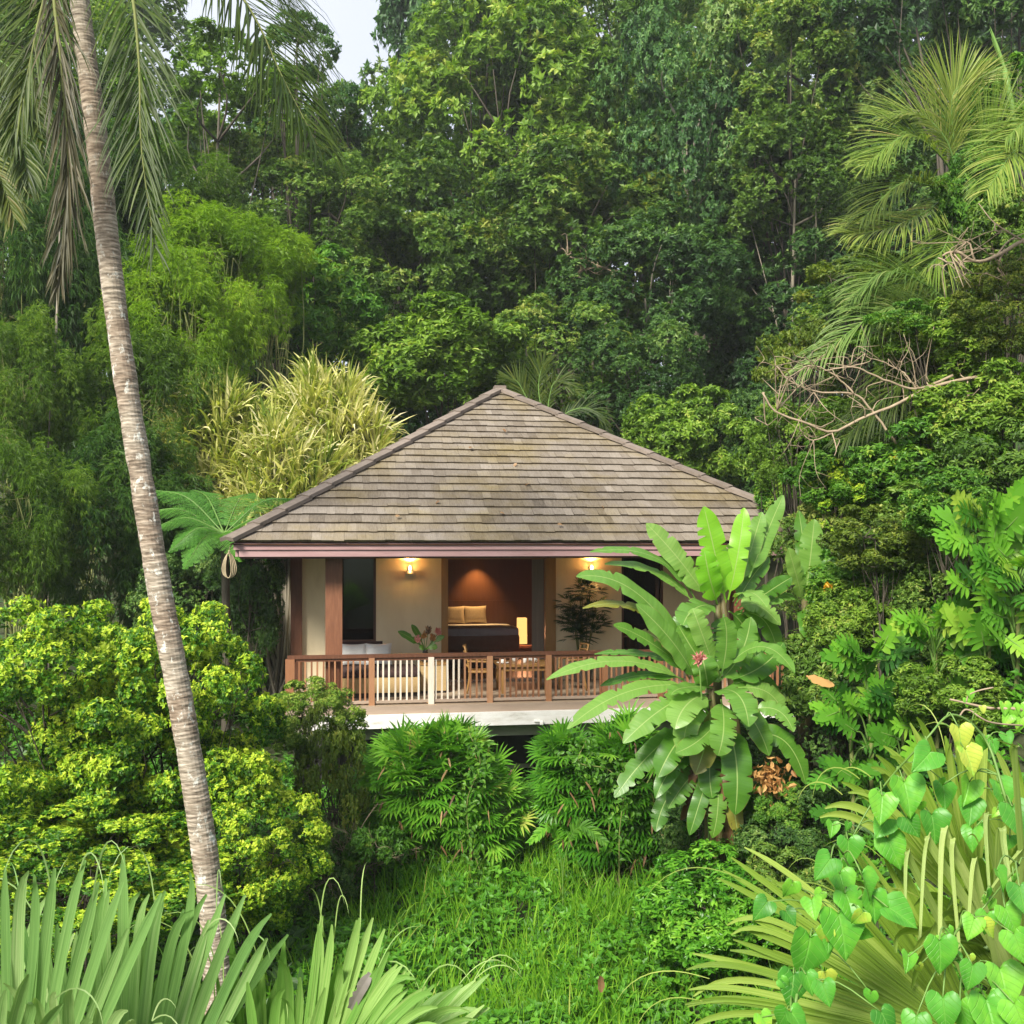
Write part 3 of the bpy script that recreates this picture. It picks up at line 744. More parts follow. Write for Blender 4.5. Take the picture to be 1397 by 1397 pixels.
    while posts[-1] + step < 5: posts.append(posts[-1] + step)
    pale_lo, pale_hi = U(514, 0), U(632, 0)  # span where the balusters get the paler wood colour
    for i, u in enumerate(posts):
        p = Geo(); w = .055 if i else .085
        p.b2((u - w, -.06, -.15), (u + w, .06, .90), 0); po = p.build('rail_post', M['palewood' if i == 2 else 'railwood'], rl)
        if i == 2: po['label'] = 'pale rail post'
    bal = {}
    u = -4.78
    while u < 4.95:
        if min(abs(u - q_) for q_ in posts) > .085:
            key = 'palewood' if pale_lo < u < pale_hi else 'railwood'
            p = Geo(); p.b2((-.0165, -.012, .085), (.0165, .045, .845), 0)
            o = p.build('baluster', M[key], rl)
            o.location = (u + rng.normal(0, .004), 0, 0)
            o.rotation_euler = (0, rng.normal(0, .006), 0)
            if key == 'palewood': o['label'] = 'pale baluster'
        u += .112
    return d0, d1


D0, D1 = make_walls()


def hthing(name, label, cat, u, v, z=0.0, rz=0.0, group=None):
    return thing(name, label, cat, H2W(u, v, z), YAW + rz, group)


def wall_lamp(px, label):
    u = U(px, WV); z = 2.52
    t = hthing('wall_lamp', label, 'lamp', u, WV, z, 0, 'lit wall lamps under the eaves')
    g = Geo(); g.b2((-.05, -.03, -.11), (.05, 0, .04)); g.b2((-.085, -.16, -.11), (.085, -.03, -.04)); g.build('bracket', M['metal'], t)
    g = Geo(); g.tube([(0, -.095, -.03), (0, -.095, .03), (0, -.095, .07)], [.03, .036, .012], 10); g.build('bulb', M['bulb'], t)
    l = bpy.data.lights.new('wall_lamp_light', 'SPOT'); l.energy = 52; l.color = (1, .55, .16); l.shadow_soft_size = .03; l.spot_size = math.radians(150); l.spot_blend = .6
    o = bpy.data.objects.new('wall_lamp_light', l); COL.objects.link(o); o.parent = t; o.location = (0, -.11, .09); o.rotation_euler = (math.radians(180 + 14), 0, 0)
    l2 = bpy.data.lights.new('wall_lamp_glow', 'POINT'); l2.energy = 6; l2.color = (1, .58, .18); l2.shadow_soft_size = .03
    o = bpy.data.objects.new('wall_lamp_glow', l2); COL.objects.link(o); o.parent = t; o.location = (0, -.18, -.06)


wall_lamp(559, 'lit wall lamp on the cream wall between dark window and doorway')
wall_lamp(806, 'lit wall lamp above the potted palm, right of the doorway')


# ---------------------------------------------------------------- bedroom
def soft_box(g, lo, hi, r=.05, mat=0, bulge=.0, n=7):
    """rounded cushion-like block"""
    lo = np.asarray(lo, float); hi = np.asarray(hi, float)
    c = (lo + hi) / 2; h = (hi - lo) / 2
    lin = np.linspace(-1, 1, n)
    faces = []; V = []; k = 0
    for ax in range(3):
        for sg in (-1, 1):
            a, b = np.meshgrid(lin, lin, indexing='ij')
            p = np.zeros((n, n, 3)); p[..., ax] = sg; p[..., (ax + 1) % 3] = a; p[..., (ax + 2) % 3] = b
            q = p * h
            core = np.clip(q, -(h - r), h - r)
            dv = q - core; q = core + r * nz(dv)
            if bulge:
                q = q * (1 + bulge * np.prod(1 - .8 * np.abs(p[..., [i for i in range(3) if i != ax]]), -1, keepdims=True))
            V.append((q + c).reshape(-1, 3))
            i = np.arange(n - 1)[:, None] * n; j = np.arange(n - 1)[None]
            f = np.stack([i + j, i + n + j, i + n + j + 1, i + j + 1], -1).reshape(-1, 4)
            faces.append((f if sg > 0 else f[:, ::-1]) + k); k += n * n
    g.add(np.vstack(V), [np.vstack(faces)], mat, .5, smooth=True)


def pillow_geo(w, h, t):
    n = 13; lin = np.linspace(-1, 1, n); a, b = np.meshgrid(lin, lin, indexing='ij')
    e = np.clip((1 - a ** 4) * (1 - b ** 4), 0, 1) ** .5
    x = a * w / 2 * (1 - .07 * (1 - b * b) * a * a); z = b * h / 2 * (1 - .10 * (1 - a * a)) + h / 2
    g = Geo()
    i = np.arange(n - 1)[:, None] * n; j = np.arange(n - 1)[None]
    f = np.stack([i + j, i + n + j, i + n + j + 1, i + j + 1], -1).reshape(-1, 4)
    for sg in (-1, 1):
        v = np.stack([x, sg * e * t / 2 + .03 * np.sin(5 * a) * e * .3, z], -1).reshape(-1, 3)
        g.add(v, [f if sg > 0 else f[:, ::-1]], 0, .5, smooth=True)
    return g


def make_bedroom():
    vb = 5.1                                          # foot end of the bed
    uR = U(708, vb); uL = uR - 2.1; ztop = Z(857, 650, vb)
    bed = hthing('bed', 'double bed with slate blanket and brown cover inside the open bedroom', 'bed', (uL + uR) / 2, vb, .03)
    w = (uR - uL) / 2; zt = ztop - .03
    g = Geo(); g.b2((-w + .05, .06, 0), (w - .05, 1.85, .42)); g.build('bed_base', M['darkwood'], bed)
    g = Geo(); soft_box(g, (-w, .02, .42), (w, 1.84, zt - .02), .07); g.build('mattress', M['linen'], bed)
    g = Geo(); soft_box(g, (-w - .02, -.02, .40), (w + .02, .30, zt - .16), .06); g.build('bedcover', M['brownrug'], bed)
    g = Geo(); soft_box(g, (-w - .015, -.01, zt - .24), (w + .015, .95, zt + .005), .07); g.build('blanket', M['grey'], bed)
    g = Geo(); g.b2((-w - .3, 1.855, 0), (w + .3, 1.889, 1.55)); g.build('headboard', M['panel'], bed)
    for i, (px, lab, m) in enumerate(((622, 'sand coloured pillow half hidden by the door frame, on the bed', 'stripe'), (648, 'sand coloured pillow leaning upright on the bed, right one of two', 'stripe'))):
        v = vb + 1.5 + .05 * i
        u = U(px - (4 if i == 0 else 0), v)
        p = pillow_geo(.62, .46, .17)
        o = p.build('pillow', M[m]); o.location = H2W(u, v, ztop + .0); o.rotation_euler = (math.radians(-14), 0, YAW)
        tag(o, lab, 'pillow', 'pillows on the bed')
    # bedside table and glowing paper lamp
    v = 5.9; u = U(712, v); zb = Z(880, 712, v)
    t = hthing('bedside_table', 'dark bedside table under the glowing paper lamp', 'table', u + .08, v, .03)
    g = Geo(); g.b2((-.26, -.2, zb - .09), (.26, .2, zb - .03)); g.build('tabletop', M['darkwood'], t)
    for sx in (-1, 1):
        for sy in (-1, 1):
            g = Geo(); g.b2((sx * .22 - .025, sy * .16 - .025, 0), (sx * .22 + .025, sy * .16 + .025, zb - .09)); g.build('leg', M['darkwood'], t)
    l = hthing('table_lamp', 'tall glowing paper lamp beside the bed', 'lamp', u, v, zb + .002)
    h = Z(843, 712, v) - zb
    g = Geo(); g.b2((-.10, -.10, 0), (.10, .10, .03)); g.build('lamp_base', M['darkwood'], l)
    g = Geo(); q = .115; g.add(np.array([[-q, -q, .035], [q, -q, .035], [q, q, .035], [-q, q, .035], [-q * .96, -q * .96, h], [q * .96, -q * .96, h], [q * .96, q * .96, h], [-q * .96, q * .96, h]]), np.array([[0, 1, 5, 4], [1, 2, 6, 5], [2, 3, 7, 6], [3, 0, 4, 7], [4, 5, 6, 7]]), 0)
    g.build('lamp_shade', M['shade'], l)
    ld = bpy.data.lights.new('table_lamp_light', 'POINT'); ld.energy = 34; ld.color = (1, .42, .2); ld.shadow_soft_size = .1
    o = bpy.data.objects.new('table_lamp_light', ld); COL.objects.link(o); o.parent = l; o.location = (.0, -.22, h * .5)
    # ceiling spot washing the panelled wall above the pillows
    c = hthing('ceiling_spot', 'small lit ceiling spot above the pillows in the bedroom', 'lamp', U(652, 6.62), 6.62, TOP - .045)
    g = Geo(); g.tube([(0, 0, 0), (0, 0, -.05)], .06, 12); g.build('housing', M['metal'], c)
    g = Geo(); g.tube([(0, 0, -.051), (0, 0, -.056)], .045, 12); g.build('bulb', M['bulb'], c)
    ld = bpy.data.lights.new('spot_light', 'SPOT'); ld.energy = 85; ld.color = (1, .6, .25); ld.spot_size = math.radians(85); ld.spot_blend = .8; ld.shadow_soft_size = .04
    o = bpy.data.objects.new('spot_light', ld); COL.objects.link(o); o.parent = c; o.location = (0, 0, -.07); o.rotation_euler = (math.radians(14), 0, 0)


make_bedroom()


# ---------------------------------------------------------------- deck furniture
def legs4(t, w, d, h, s, mat, z0=0.0):
    for sx in (-1, 1):
        for sy in (-1, 1):
            g = Geo(); g.b2((sx * w - s, sy * d - s, z0), (sx * w + s, sy * d + s, h)); g.build('leg', M[mat], t)


def make_furniture():
    # daybed turned towards the corner: woven base, dark cushions, dark back frame
    a0, a1 = U(462, 1.5), U(571, 1.3)
    t = hthing('daybed', 'woven daybed with dark seat cushion and white back pillows on the deck', 'sofa', (a0 + a1) / 2, 1.5, 0, math.radians(0))
    w = (a1 - a0) / 2
    g = Geo(); g.b2((-w, -.62, .10), (w, .55, .40)); g.build('woven_base', M['wicker'], t)
    g = Geo(); g.b2((-w + .04, -.56, 0), (w - .04, .5, .10)); g.build('plinth', M['metal'], t)
    for sx in (-1, 1):
        g = Geo(); soft_box(g, ((sx - 1) / 2 * w + .01, -.63, .40), ((sx + 1) / 2 * w - .01, .53, .545), .05); g.build('seat_cushion', M['cushion'], t)
    g = Geo(); g.b2((-w, .53, .40), (.1, .60, 1.02)); g.build('back_frame', M['cushion'], t)
    for u_, lab in ((a0 + .30, 'white pillow on the daybed, nearest the verandah post'), (a0 + .82, 'white pillow on the daybed, farther from the verandah post')):
        p = pillow_geo(.56, .46, .16); o = p.build('pillow', M['linen']); o.location = H2W(u_, 1.5 + .36, .545); o.rotation_euler = (math.radians(-16), 0, YAW)
        tag(o, lab, 'pillow', 'white pillows on the daybed')
    # cabinet with the flower vase
    c0, c1 = U(573, 1.6), U(607, 1.6); zt = Z(905, 590, 1.35)
    t = hthing('side_cabinet', 'straw coloured cabinet carrying the flower vase beside the daybed', 'cabinet', (c0 + c1) / 2, 1.6)
    w = (c1 - c0) / 2
    g = Geo(); g.b2((-w, -.25, .05), (w, .25, zt - .03)); g.build('body', M['wicker'], t)
    g = Geo(); g.b2((-w - .02, -.27, zt - .03), (w + .02, .27, zt)); g.build('top', M['honey'], t)
    g = Geo(); g.b2((-w + .03, -.22, 0), (w - .03, .22, .05)); g.build('plinth', M['metal'], t)
    um = U(580, 1.6); zb = zt + .002
    vs = hthing('flower_vase', 'dark vase of red ginger flowers and big leaves on the cabinet', 'vase', um, 1.6, zb)
    g = Geo(); g.tube([(0, 0, 0), (0, 0, .02), (0, 0, .12), (0, 0, .22), (0, 0, .26)], [.06, .075, .085, .05, .06], 14, 0, .5); g.build('vase', M['metal'], vs)
    base = H2W(um, 1.6, zb)

    def hp(px, py, v=1.5): return np.array([*H2W(U(px, v), v)[:2], Z(py, px, v)])
    for (px, py, w_, m) in ((541, 861, .15, 'banana_deep'), (560, 852, .13, 'banana_deep'), (606, 868, .12, 'banana_deep'), (596, 884, .14, 'banana_deep'), (572, 886, .14, 'banana_deep')):
        g = Geo(); tip = hp(px, py); st = base + np.array([0, 0, .24])
        mid = st + (tip - st) * .45 + np.array([0, -.03, .05])
        blade(g, [st, mid, tip], w_, np.array([0, -1, .5]), n=14, stem=.34)
        g.build('leaf', M[m], vs, base)
        vs.children[-1].rotation_euler = (0, 0, -YAW)
    for (px, py, m) in ((577, 868, 'orange'), (590, 872, 'orange'), (597, 864, 'pink'), (569, 874, 'pink'), (583, 862, 'dry')):
        g = Geo(); c = hp(px, py)
        g.tube(spline([base + [0, 0, .22], (base + c) / 2 + [0, 0, .1], c], 6), .008, 5, 1)
        k = 40; pp = c + rdir(k) * np.array([.03, .03, .06])
        put(g, pp, nz(rdir(k) * .7 + np.array([0, 0, .8])), rdir(k), .09, .04, T_DIA, rng.random(k))
        g.build('flower', [M[m], M['stalk']], vs, base); vs.children[-1].rotation_euler = (0, 0, -YAW)
    # dining table and chairs
    tu = U(712, 1.45); zt = Z(905, 712, 1.2)
    t = hthing('dining_table', 'wooden dining table laid for breakfast on the deck', 'table', tu, 1.45)
    w = (U(748, 1.45) - U(678, 1.45)) / 2
    g = Geo(); g.b2((-w, -.45, zt - .05), (w, .45, zt)); g.b2((-w + .06, -.40, zt - .14), (w - .06, .40, zt - .05)); g.build('tabletop', M['honey'], t)
    legs4(t, w - .09, .37, zt - .14, .035, 'honey')
    for i, (px, v, nm) in enumerate(((686, 1.25, 0), (702, 1.6, 1), (716, 1.3, 2), (728, 1.3, 2), (724, 1.65, 0))):
        u_ = U(px, v)
        if nm == 2:
            s = hthing('cup', ['white cup on the dining table, nearer its middle', 'white cup on the dining table, nearer its right end'][i - 2], 'cup', u_, v, zt + .001, 0, 'cups on the dining table')
            g = Geo(); g.tube([(0, 0, 0), (0, 0, .01), (0, 0, .05), (0, 0, .09)], [.03, .034, .046, .05], 12); g.build('bowl', M['linen'], s)
            g = Geo(); a = np.linspace(-1.4, 1.4, 8); g.tube(np.stack([.045 + .03 * np.cos(a), 0 * a, .05 + .03 * np.sin(a)], -1), .006, 5); g.build('handle', M['linen'], s)
        elif nm == 0:
            s = hthing('plate', 'white plate set near the left end of the dining table' if i == 0 else 'white plate set behind the cups on the dining table', 'plate', u_, v, zt + .001, 0, 'plates on the dining table')
            g = Geo(); g.tube([(0, 0, 0), (0, 0, .006), (0, 0, .018), (0, 0, .024)], [.06, .08, .12, .13], 18); g.build('dish', M['linen'], s)
            g = Geo(); soft_box(g, (-.06, -.05, .03), (.06, .05, .085), .02); g.build('folded_napkin', M['linen'], s)
        else:
            s = hthing('glass_jug', 'small white milk jug standing on the dining table', 'jug', u_, v, zt + .001)
            g = Geo(); g.tube([(0, 0, 0), (0, 0, .06), (0, 0, .12), (0, 0, .14)], [.045, .055, .035, .04], 12); g.build('body', M['linen'], s)
            g = Geo(); a = np.linspace(-1.4, 1.4, 8); g.tube(np.stack([.045 + .035 * np.cos(a), 0 * a, .07 + .04 * np.sin(a)], -1), .007, 5); g.build('handle', M['linen'], s)

    def chair(px, v, rz, label):
        c = hthing('dining_chair', label, 'chair', U(px, v), v, 0, rz, 'wooden chairs at the dining table')
        g = Geo(); soft_box(g, (-.24, -.23, .42), (.24, .23, .47), .02); g.build('seat', M['honey'], c)
        for sx in (-1, 1):
            g = Geo(); g.tube(spline([(sx * .21, -.2, 0), (sx * .21, -.2, .3), (sx * .21, -.2, .64)], 5), .02, 6); g.build('leg', M['honey'], c)
            g = Geo(); g.tube(spline([(sx * .21, .25, 0), (sx * .2, .2, .44), (sx * .2, .30, .98)], 8), .021, 6); g.build('leg', M['honey'], c)
            g = Geo(); g.tube(spline([(sx * .21, -.22, .645), (sx * .225, 0, .66), (sx * .205, .24, .66)], 6), .022, 6); g.build('armrest', M['honey'], c)
        g = Geo()
        for z in (.56, .70, .84, .95):
            y = .22 + (z - .5) * .16
            g.tube(spline([(-.2, y, z), (0, y + .04, z + .01), (.2, y, z)], 6), .022, 6)
        g.build('backrest', M['honey'], c)
    chair(654, 1.35, math.radians(82), 'wooden armchair at the left end of the dining table')
    chair(780, 1.35, math.radians(-80), 'wooden armchair at the right end of the dining table')
    # low timber console behind the right-hand chair
    # potted palm by the right-hand wall
    pu = U(795, 2.55)
    pt = hthing('potted_palm', 'dark bushy palm in a pot beside the doorway under the lamp', 'plant', pu, 2.55)
    g = Geo(); g.tube([(0, 0, 0), (0, 0, .03), (0, 0, .4), (0, 0, .46), (0, 0, .44)], [.16, .18, .24, .26, .22], 18); g.build('pot', M['clay'], pt)
    g = Geo(); st = Geo(); tips = []
    for i in range(9):
        a = rng.uniform(0, 6.28); r = rng.uniform(.05, .13); h = rng.uniform(1.2, 2.05)
        top = np.array([math.cos(a) * r * 3.2, math.sin(a) * r * 1.5 - .05, h])
        st.tube(spline([(math.cos(a) * r, math.sin(a) * r, .42), top * .6 + [0, 0, .1], top], 7), .014, 5); tips.append(top)
        for z in np.linspace(.5, 1, 3): tips.append(top * [1, 1, z])
    tips = np.array(tips); tips = tips[tips[:, 2] > .95]
    for tp in tips:
        k = 7
        ax = nz(rdir(k) * np.array([1, .7, .5]) + np.array([0, -.2, .25]))
        for q in range(k):
            hub = tp + ax[q] * .2
            m = 9; an = np.linspace(-1.2, 1.2, m); sd = nz(np.cross(ax[q], [.1, .2, 1.0]))
            dd = ax[q] * np.cos(an)[:, None] + sd * np.sin(an)[:, None]
            straps(g, np.repeat(hub[None], m, 0), dd, np.repeat(np.array([[0, -.3, 1.0]]), m, 0), .24, .03, 3, .5, tint=rng.random(m) * .6)
    st.build('stems', M['culm'], pt); g.build('foliage', M['tree_dark'], pt)


# ------------------------------------------------------------------ big single leaves
def blade(g, pts, width, face, n=30, stem=.14, fold=.3, wave=.10, tear=.08, tint=None, rib=True, curl=.25, kind='banana', ribmat=1):
    """a broad leaf along a curve; face is the way its upper side looks"""
    pts = np.asarray(pts, float); face = np.asarray(face, float)
    if len(pts) == 3:
        c = 2 * pts[1] - .5 * (pts[0] + pts[2]); t = np.linspace(0, 1, n + 1)[:, None]
        p = (1 - t) ** 2 * pts[0] + 2 * t * (1 - t) * c + t * t * pts[2]
    else:
        p = spline(pts, n + 1)
    T = nz(np.gradient(p, axis=0)); Nn = nz(face - (T @ face)[:, None] * T); S = np.cross(T, Nn)
    t = np.linspace(0, 1, n + 1); x = np.clip((t - stem) / (1 - stem), 0, 1)
    w = width / 2 * np.clip(x / .16, 0, 1) ** .6 * (1 - np.clip((x - .62) / .38, 0, 1) ** 2.4) ** .75
    w = np.maximum(w, .012)
    s = np.array([-1, -.55, -.06, .06, .55, 1.0]); ph = rng.uniform(0, 6.28, 2); k = rng.uniform(9, 15, 2)
    V = np.zeros((n + 1, 6, 3)); AC = np.tile(s, (n + 1, 1))
    pull = np.ones((n + 1, 2))
    for q in range(2):
        tr = (rng.random(n + 1) < tear) & (x > .08) & (x < .95); pull[tr, q] = rng.uniform(.35, .75, tr.sum())
    for j, sj in enumerate(s):
        side = 0 if sj < 0 else 1
        sc = pull[:, side] if abs(sj) == 1 else np.minimum(1, pull[:, side] + .35) if abs(sj) > .5 else 1
        ed = sj * w * sc
        lift = fold * np.abs(ed) - curl * ed ** 2 / width * 2 + wave * w * abs(sj) ** 2 * np.sin(k[side] * t * 2 + ph[side])
        V[:, j] = p + S * ed[:, None] + Nn * lift[:, None]
    i = np.arange(n)[:, None] * 6; j = np.arange(5)[None]
    f = np.stack([i + j, i + j + 1, i + 6 + j + 1, i + 6 + j], -1).reshape(-1, 4)
    g.add(V.reshape(-1, 3), [f], 0, (rng.uniform(.35, .65) if tint is None else tint), np.repeat(x, 6), AC.ravel(), True)
    if rib:
        r = width * .026 * np.linspace(1.15, .12, n + 1)
        g.tube(p - Nn * (r * .9)[:, None], r, 6, ribmat)


make_furniture()

# ================================================================== PALMS
def frond(g, pts, n=60, L=.9, W=.035, ang=.75, droop=.6, face=(0, -.4, 1), taper=.35, rr=.022, tint=.5, S=5, ribmat=1, start=.12, jit=.10, one=0.0, mat=0, both=True):
    """feather leaf: stalk along the points, leaflets on both sides"""
    p = spline(pts, 60); T = nz(np.gradient(p, axis=0)); face = np.asarray(face, float)
    Nn = nz(face - (T @ face)[:, None] * T); Sd = np.cross(T, Nn)
    t = np.linspace(start, .995, n); idx = (t * 59).astype(int)
    prof = np.clip(.45 + 2.2 * (t - start), 0, 1) * (1 - (1 - taper) * np.clip((t - .55) / .45, 0, 1) ** 1.5)
    for sg in (-1, 1):
        a = ang * (1 - .45 * t) + rng.normal(0, jit, n)
        d = T[idx] * np.cos(a)[:, None] + sg * Sd[idx] * np.sin(a)[:, None] + Nn[idx] * (.18 + rng.normal(0, jit, n))[:, None]
        keep = rng.random(n) > .04
        k = keep.sum()
        straps(g, p[idx][keep], d[keep], Nn[idx][keep] + .25 * rdir(k), (L * prof * rng.uniform(.85, 1.1, n))[keep], W, S, np.clip(droop * rng.uniform(.7, 1.3, k), 0, 5), 1.0, np.clip(tint + rng.normal(0, .14, k), 0, 1), mat, fold=.35)
    g.tube(p, rr * np.linspace(1.2, .15, 60), 6, ribmat, .5)


def px_pts(lst, d):
    return [P(a, b, d + (c[0] if c else 0)) for a, b, *c in lst]


def coconut():
    d = 11.5
    base = P(292, 1262, d); base[2] = min(base[2], float(ground(base[0], base[1])) + .1)
    line = [(296, 1330), (289, 1240), (270, 1100), (245, 950), (217, 800), (191, 640), (167, 490), (148, 340), (132, 190), (117, 70), (103, -50), (98, -90)]
    wid = [38, 35, 34, 33, 32, 31, 30, 30, 29, 27, 24, 23]
    gz = float(ground(base[0], base[1]))
    pts = px_pts([(a, b) for a, b in line], d)
    extra = P(299, 1400, d); extra[2] = gz - .1; pts[0] = P(297, 1345, d)
    pts = [extra] + pts; wid = [52] + wid
    root = thing('coconut_palm', 'tall leaning coconut palm with a ringed trunk and drooping fronds', 'palm tree', (extra[0], d, gz))
    off = np.array([extra[0], d, gz])
    n = 700
    p = spline(pts, n); r = np.interp(np.linspace(0, 1, n), np.linspace(0, 1, len(wid)), wid) / F * d / 2
    s = np.concatenate([[0], np.cumsum(np.linalg.norm(np.diff(p, axis=0), axis=1))])
    ph = s / .052 + .8 * np.interp(s, np.linspace(0, s[-1], 60), rng.normal(0, 1, 60))
    r = r * (1 + .05 * ((ph % 1) - .5)) * (1 + .03 * np.interp(s, np.linspace(0, s[-1], 90), rng.normal(0, 1, 90)))
    g = Geo(); g.tube(p, r, 20, 0, np.repeat(np.interp(np.linspace(0, 1, n), [0, .55, .75, 1], [1, 1, .35, .1]), 20), smooth=False)
    g.build('trunk', M['coco'], root, off)
    c = px_pts([(97, -78)], d)[0]
    F_ = [  # (points, leaflet length, droop, angle, material, face)
        ([(105, -80), (150, -110, -.6), (178, -20, -1.1), (190, 90, -1.2), (193, 200, -1.2), (212, 345, -1.15)], .95, .55, .62, 'palm', (0, -1, .15), 62),
        ([(110, -85), (190, -120, -.3), (285, -62, -.5), (345, 20, -.6), (385, 105, -.7), (437, 205, -.8)], 1.25, 1.5, .95, 'palm', (.35, -.55, .75), 80),
        ([(95, -70), (70, -60, -.9), (80, 60, -1.2), (92, 190, -1.2), (90, 300, -1.15), (80, 390, -1.1)], .75, .8, .35, 'palm_old', (.2, -1, .1), 66),
        ([(85, -80), (20, -120, -.4), (-60, -60, -.6), (-110, 60, -.6), (-130, 170, -.6)], 1.15, 1.2, .9, 'palm', (-.3, -.6, .7), 60),
        ([(100, -75), (85, -70, -.6), (60, 0, -.9), (40, 90, -1.0), (20, 180, -1.0)], .95, .6, .6, 'palm', (0, -1, .2), 52),
        ([(110, -90), (180, -150, .5), (270, -110, .9), (350, -45, 1.1), (415, 40, 1.3)], 1.15, 1.6, .95, 'palm', (.3, -.4, .8), 70),
        ([(105, -85), (160, -200, .6), (240, -260, 1.0), (360, -250, 1.2)], 1.1, .9, .9, 'palm', (.2, -.4, .9), 60),
        ([(95, -90), (90, -250, .6), (60, -380, 1.0), (-20, -450, 1.2)], 1.1, .6, .9, 'palm', (-.2, -.6, .6), 60),
        ([(90, -85), (0, -210, .9), (-120, -230, 1.4), (-240, -150, 1.8)], 1.1, 1.0, .9, 'palm', (-.3, -.4, .9), 60),
    ]
    for pl, L, dr, an, m, fc, n_ in F_:
        g = Geo(); frond(g, px_pts(pl, d), int(n_ * 1.45), L * 1.1, .021, an, dr, fc, rr=.026, tint=.42)
        g.build('frond', [M[m], M['culm']], root, off)


coconut()


def palm(name, label, px, py, d, fronds, mats, group=None, L=.8, W=.035, trunk_r=.12, n=96):
    c = P(px, py, d); gz = min(float(ground(c[0], c[1])), c[2] - .4)
    base = np.array([c[0], c[1], gz])
    root = thing(name, label, 'palm tree', base, 0, group)
    g = Geo(); g.tube(spline([base - [0, 0, .2], (base + c) / 2 + [.06, 0, 0], c], 12), np.linspace(trunk_r * 1.2, trunk_r * .8, 12), 10); g.build('trunk', M['pale_bark'], root, base)
    for i, (pl, dr, an, fc) in enumerate(fronds):
        g = Geo(); frond(g, [c] + px_pts(pl, d), n, L, W, an, dr, fc, rr=.02, tint=rng.uniform(.4, .65), start=.2)
        g.build('frond', [M[mats[i % len(mats)]], M['stalk']], root, base)


palm('feather_palm', 'yellow green feather palm rising behind the shrubs, upper right slope', 1308, 245, 19, [
    ([(1275, 205, -.6), (1235, 185, -1), (1180, 225, -1.2)], .5, .9, (-.2, -.8, .6)),
    ([(1290, 190, -.3), (1255, 158, -.5), (1200, 160, -.6)], .4, .9, (-.3, -.7, .6)),
    ([(1300, 180, -.2), (1300, 130, -.3), (1325, 105, -.3)], .3, .9, (0, -.9, .3)),
    ([(1280, 255, -.8), (1230, 250, -1.4), (1175, 300, -1.8)], .8, .8, (-.3, -.6, .7)),
    ([(1270, 285, -.8), (1215, 310, -1.3), (1160, 320, -1.5)], .7, .8, (-.2, -.7, .7)),
    ([(1340, 205, -.4), (1370, 180, -.6), (1420, 200, -.8)], .6, .9, (.3, -.8, .5)),
    ([(1300, 300, -.9), (1280, 350, -1.4), (1215, 400, -1.6)], .5, .7, (-.2, -1, .4)),
], ['palm_gold', 'palm_gold', 'palm_gold', 'palm'], L=1.25, W=.022)
palm('feather_palm', 'pale golden feather palm frond entering from the right edge', 1470, 215, 14.5, [
    ([(1420, 190, -.3), (1385, 205, -.6), (1345, 262, -.8)], .7, .9, (-.2, -.8, .6)),
    ([(1440, 170, -.2), (1410, 160, -.4), (1370, 190, -.6)], .6, .9, (-.2, -.7, .7)),
    ([(1500, 170, 0), (1560, 160, 0), (1620, 220, 0)], .7, .9, (.2, -.8, .6)),
], ['palm_gold'], L=1.0, W=.018)
palm('feather_palm', 'grey green feather palm hanging low over the bare branches', 1322, 440, 17.5, [
    ([(1270, 418, -.5), (1200, 425, -.9), (1090, 508, -1.0)], 1.3, .8, (-.2, -.8, .7)),
    ([(1265, 390, -.3), (1215, 372, -.6), (1165, 400, -.7)], .9, .8, (-.3, -.6, .8)),
    ([(1275, 480, -.6), (1230, 520, -1.0), (1150, 600, -1.1)], 1.1, .7, (-.2, -1, .5)),
    ([(1310, 500, -.7), (1290, 560, -1), (1240, 625, -1.0)], .6, .6, (0, -1, .3)),
    ([(1370, 410, -.3), (1420, 420, -.5), (1480, 480, -.6)], 1.0, .9, (.2, -.6, .8)),
], ['palm_green', 'palm_green', 'palm'], L=1.15, W=.02)
palm('feather_palm', 'dark feather palm at the left edge behind the coconut trunk', -80, 90, 16, [
    ([(-30, 70, -.4), (30, 110, -.7), (62, 190, -.8)], 1.0, .9, (.2, -.7, .7)),
    ([(-20, 120, -.5), (25, 175, -.8), (40, 260, -.9)], .9, .8, (.2, -.8, .5)),
    ([(-60, 150, -.5), (-10, 220, -.8), (20, 300, -.9)], .8, .8, (.2, -.8, .4)),
    ([(-90, 20, 0), (-60, -60, .2), (10, -70, .4)], .8, .9, (.2, -.6, .8)),
    ([(-150, 100, 0), (-220, 120, .2), (-260, 200, .4)], .8, .9, (-.2, -.6, .8)),
], ['palm'], L=.85, W=.032)
palm('feather_palm', 'small pale feather palm just behind the roof peak', 745, 585, 31, [
    ([(720, 545, 0), (705, 520, 0), (690, 515, 0)], .3, .8, (-.2, -.9, .5)),
    ([(750, 540, 0), (760, 520, 0), (790, 535, 0)], .4, .8, (.2, -.9, .5)),
    ([(780, 560, 0), (810, 560, 0), (830, 590, 0)], .5, .8, (.2, -.9, .5)),
    ([(735, 535, 0), (738, 505, 0), (745, 490, 0)], .2, .8, (0, -.9, .3)),
], ['palm'], L=.8, W=.035, n=34)


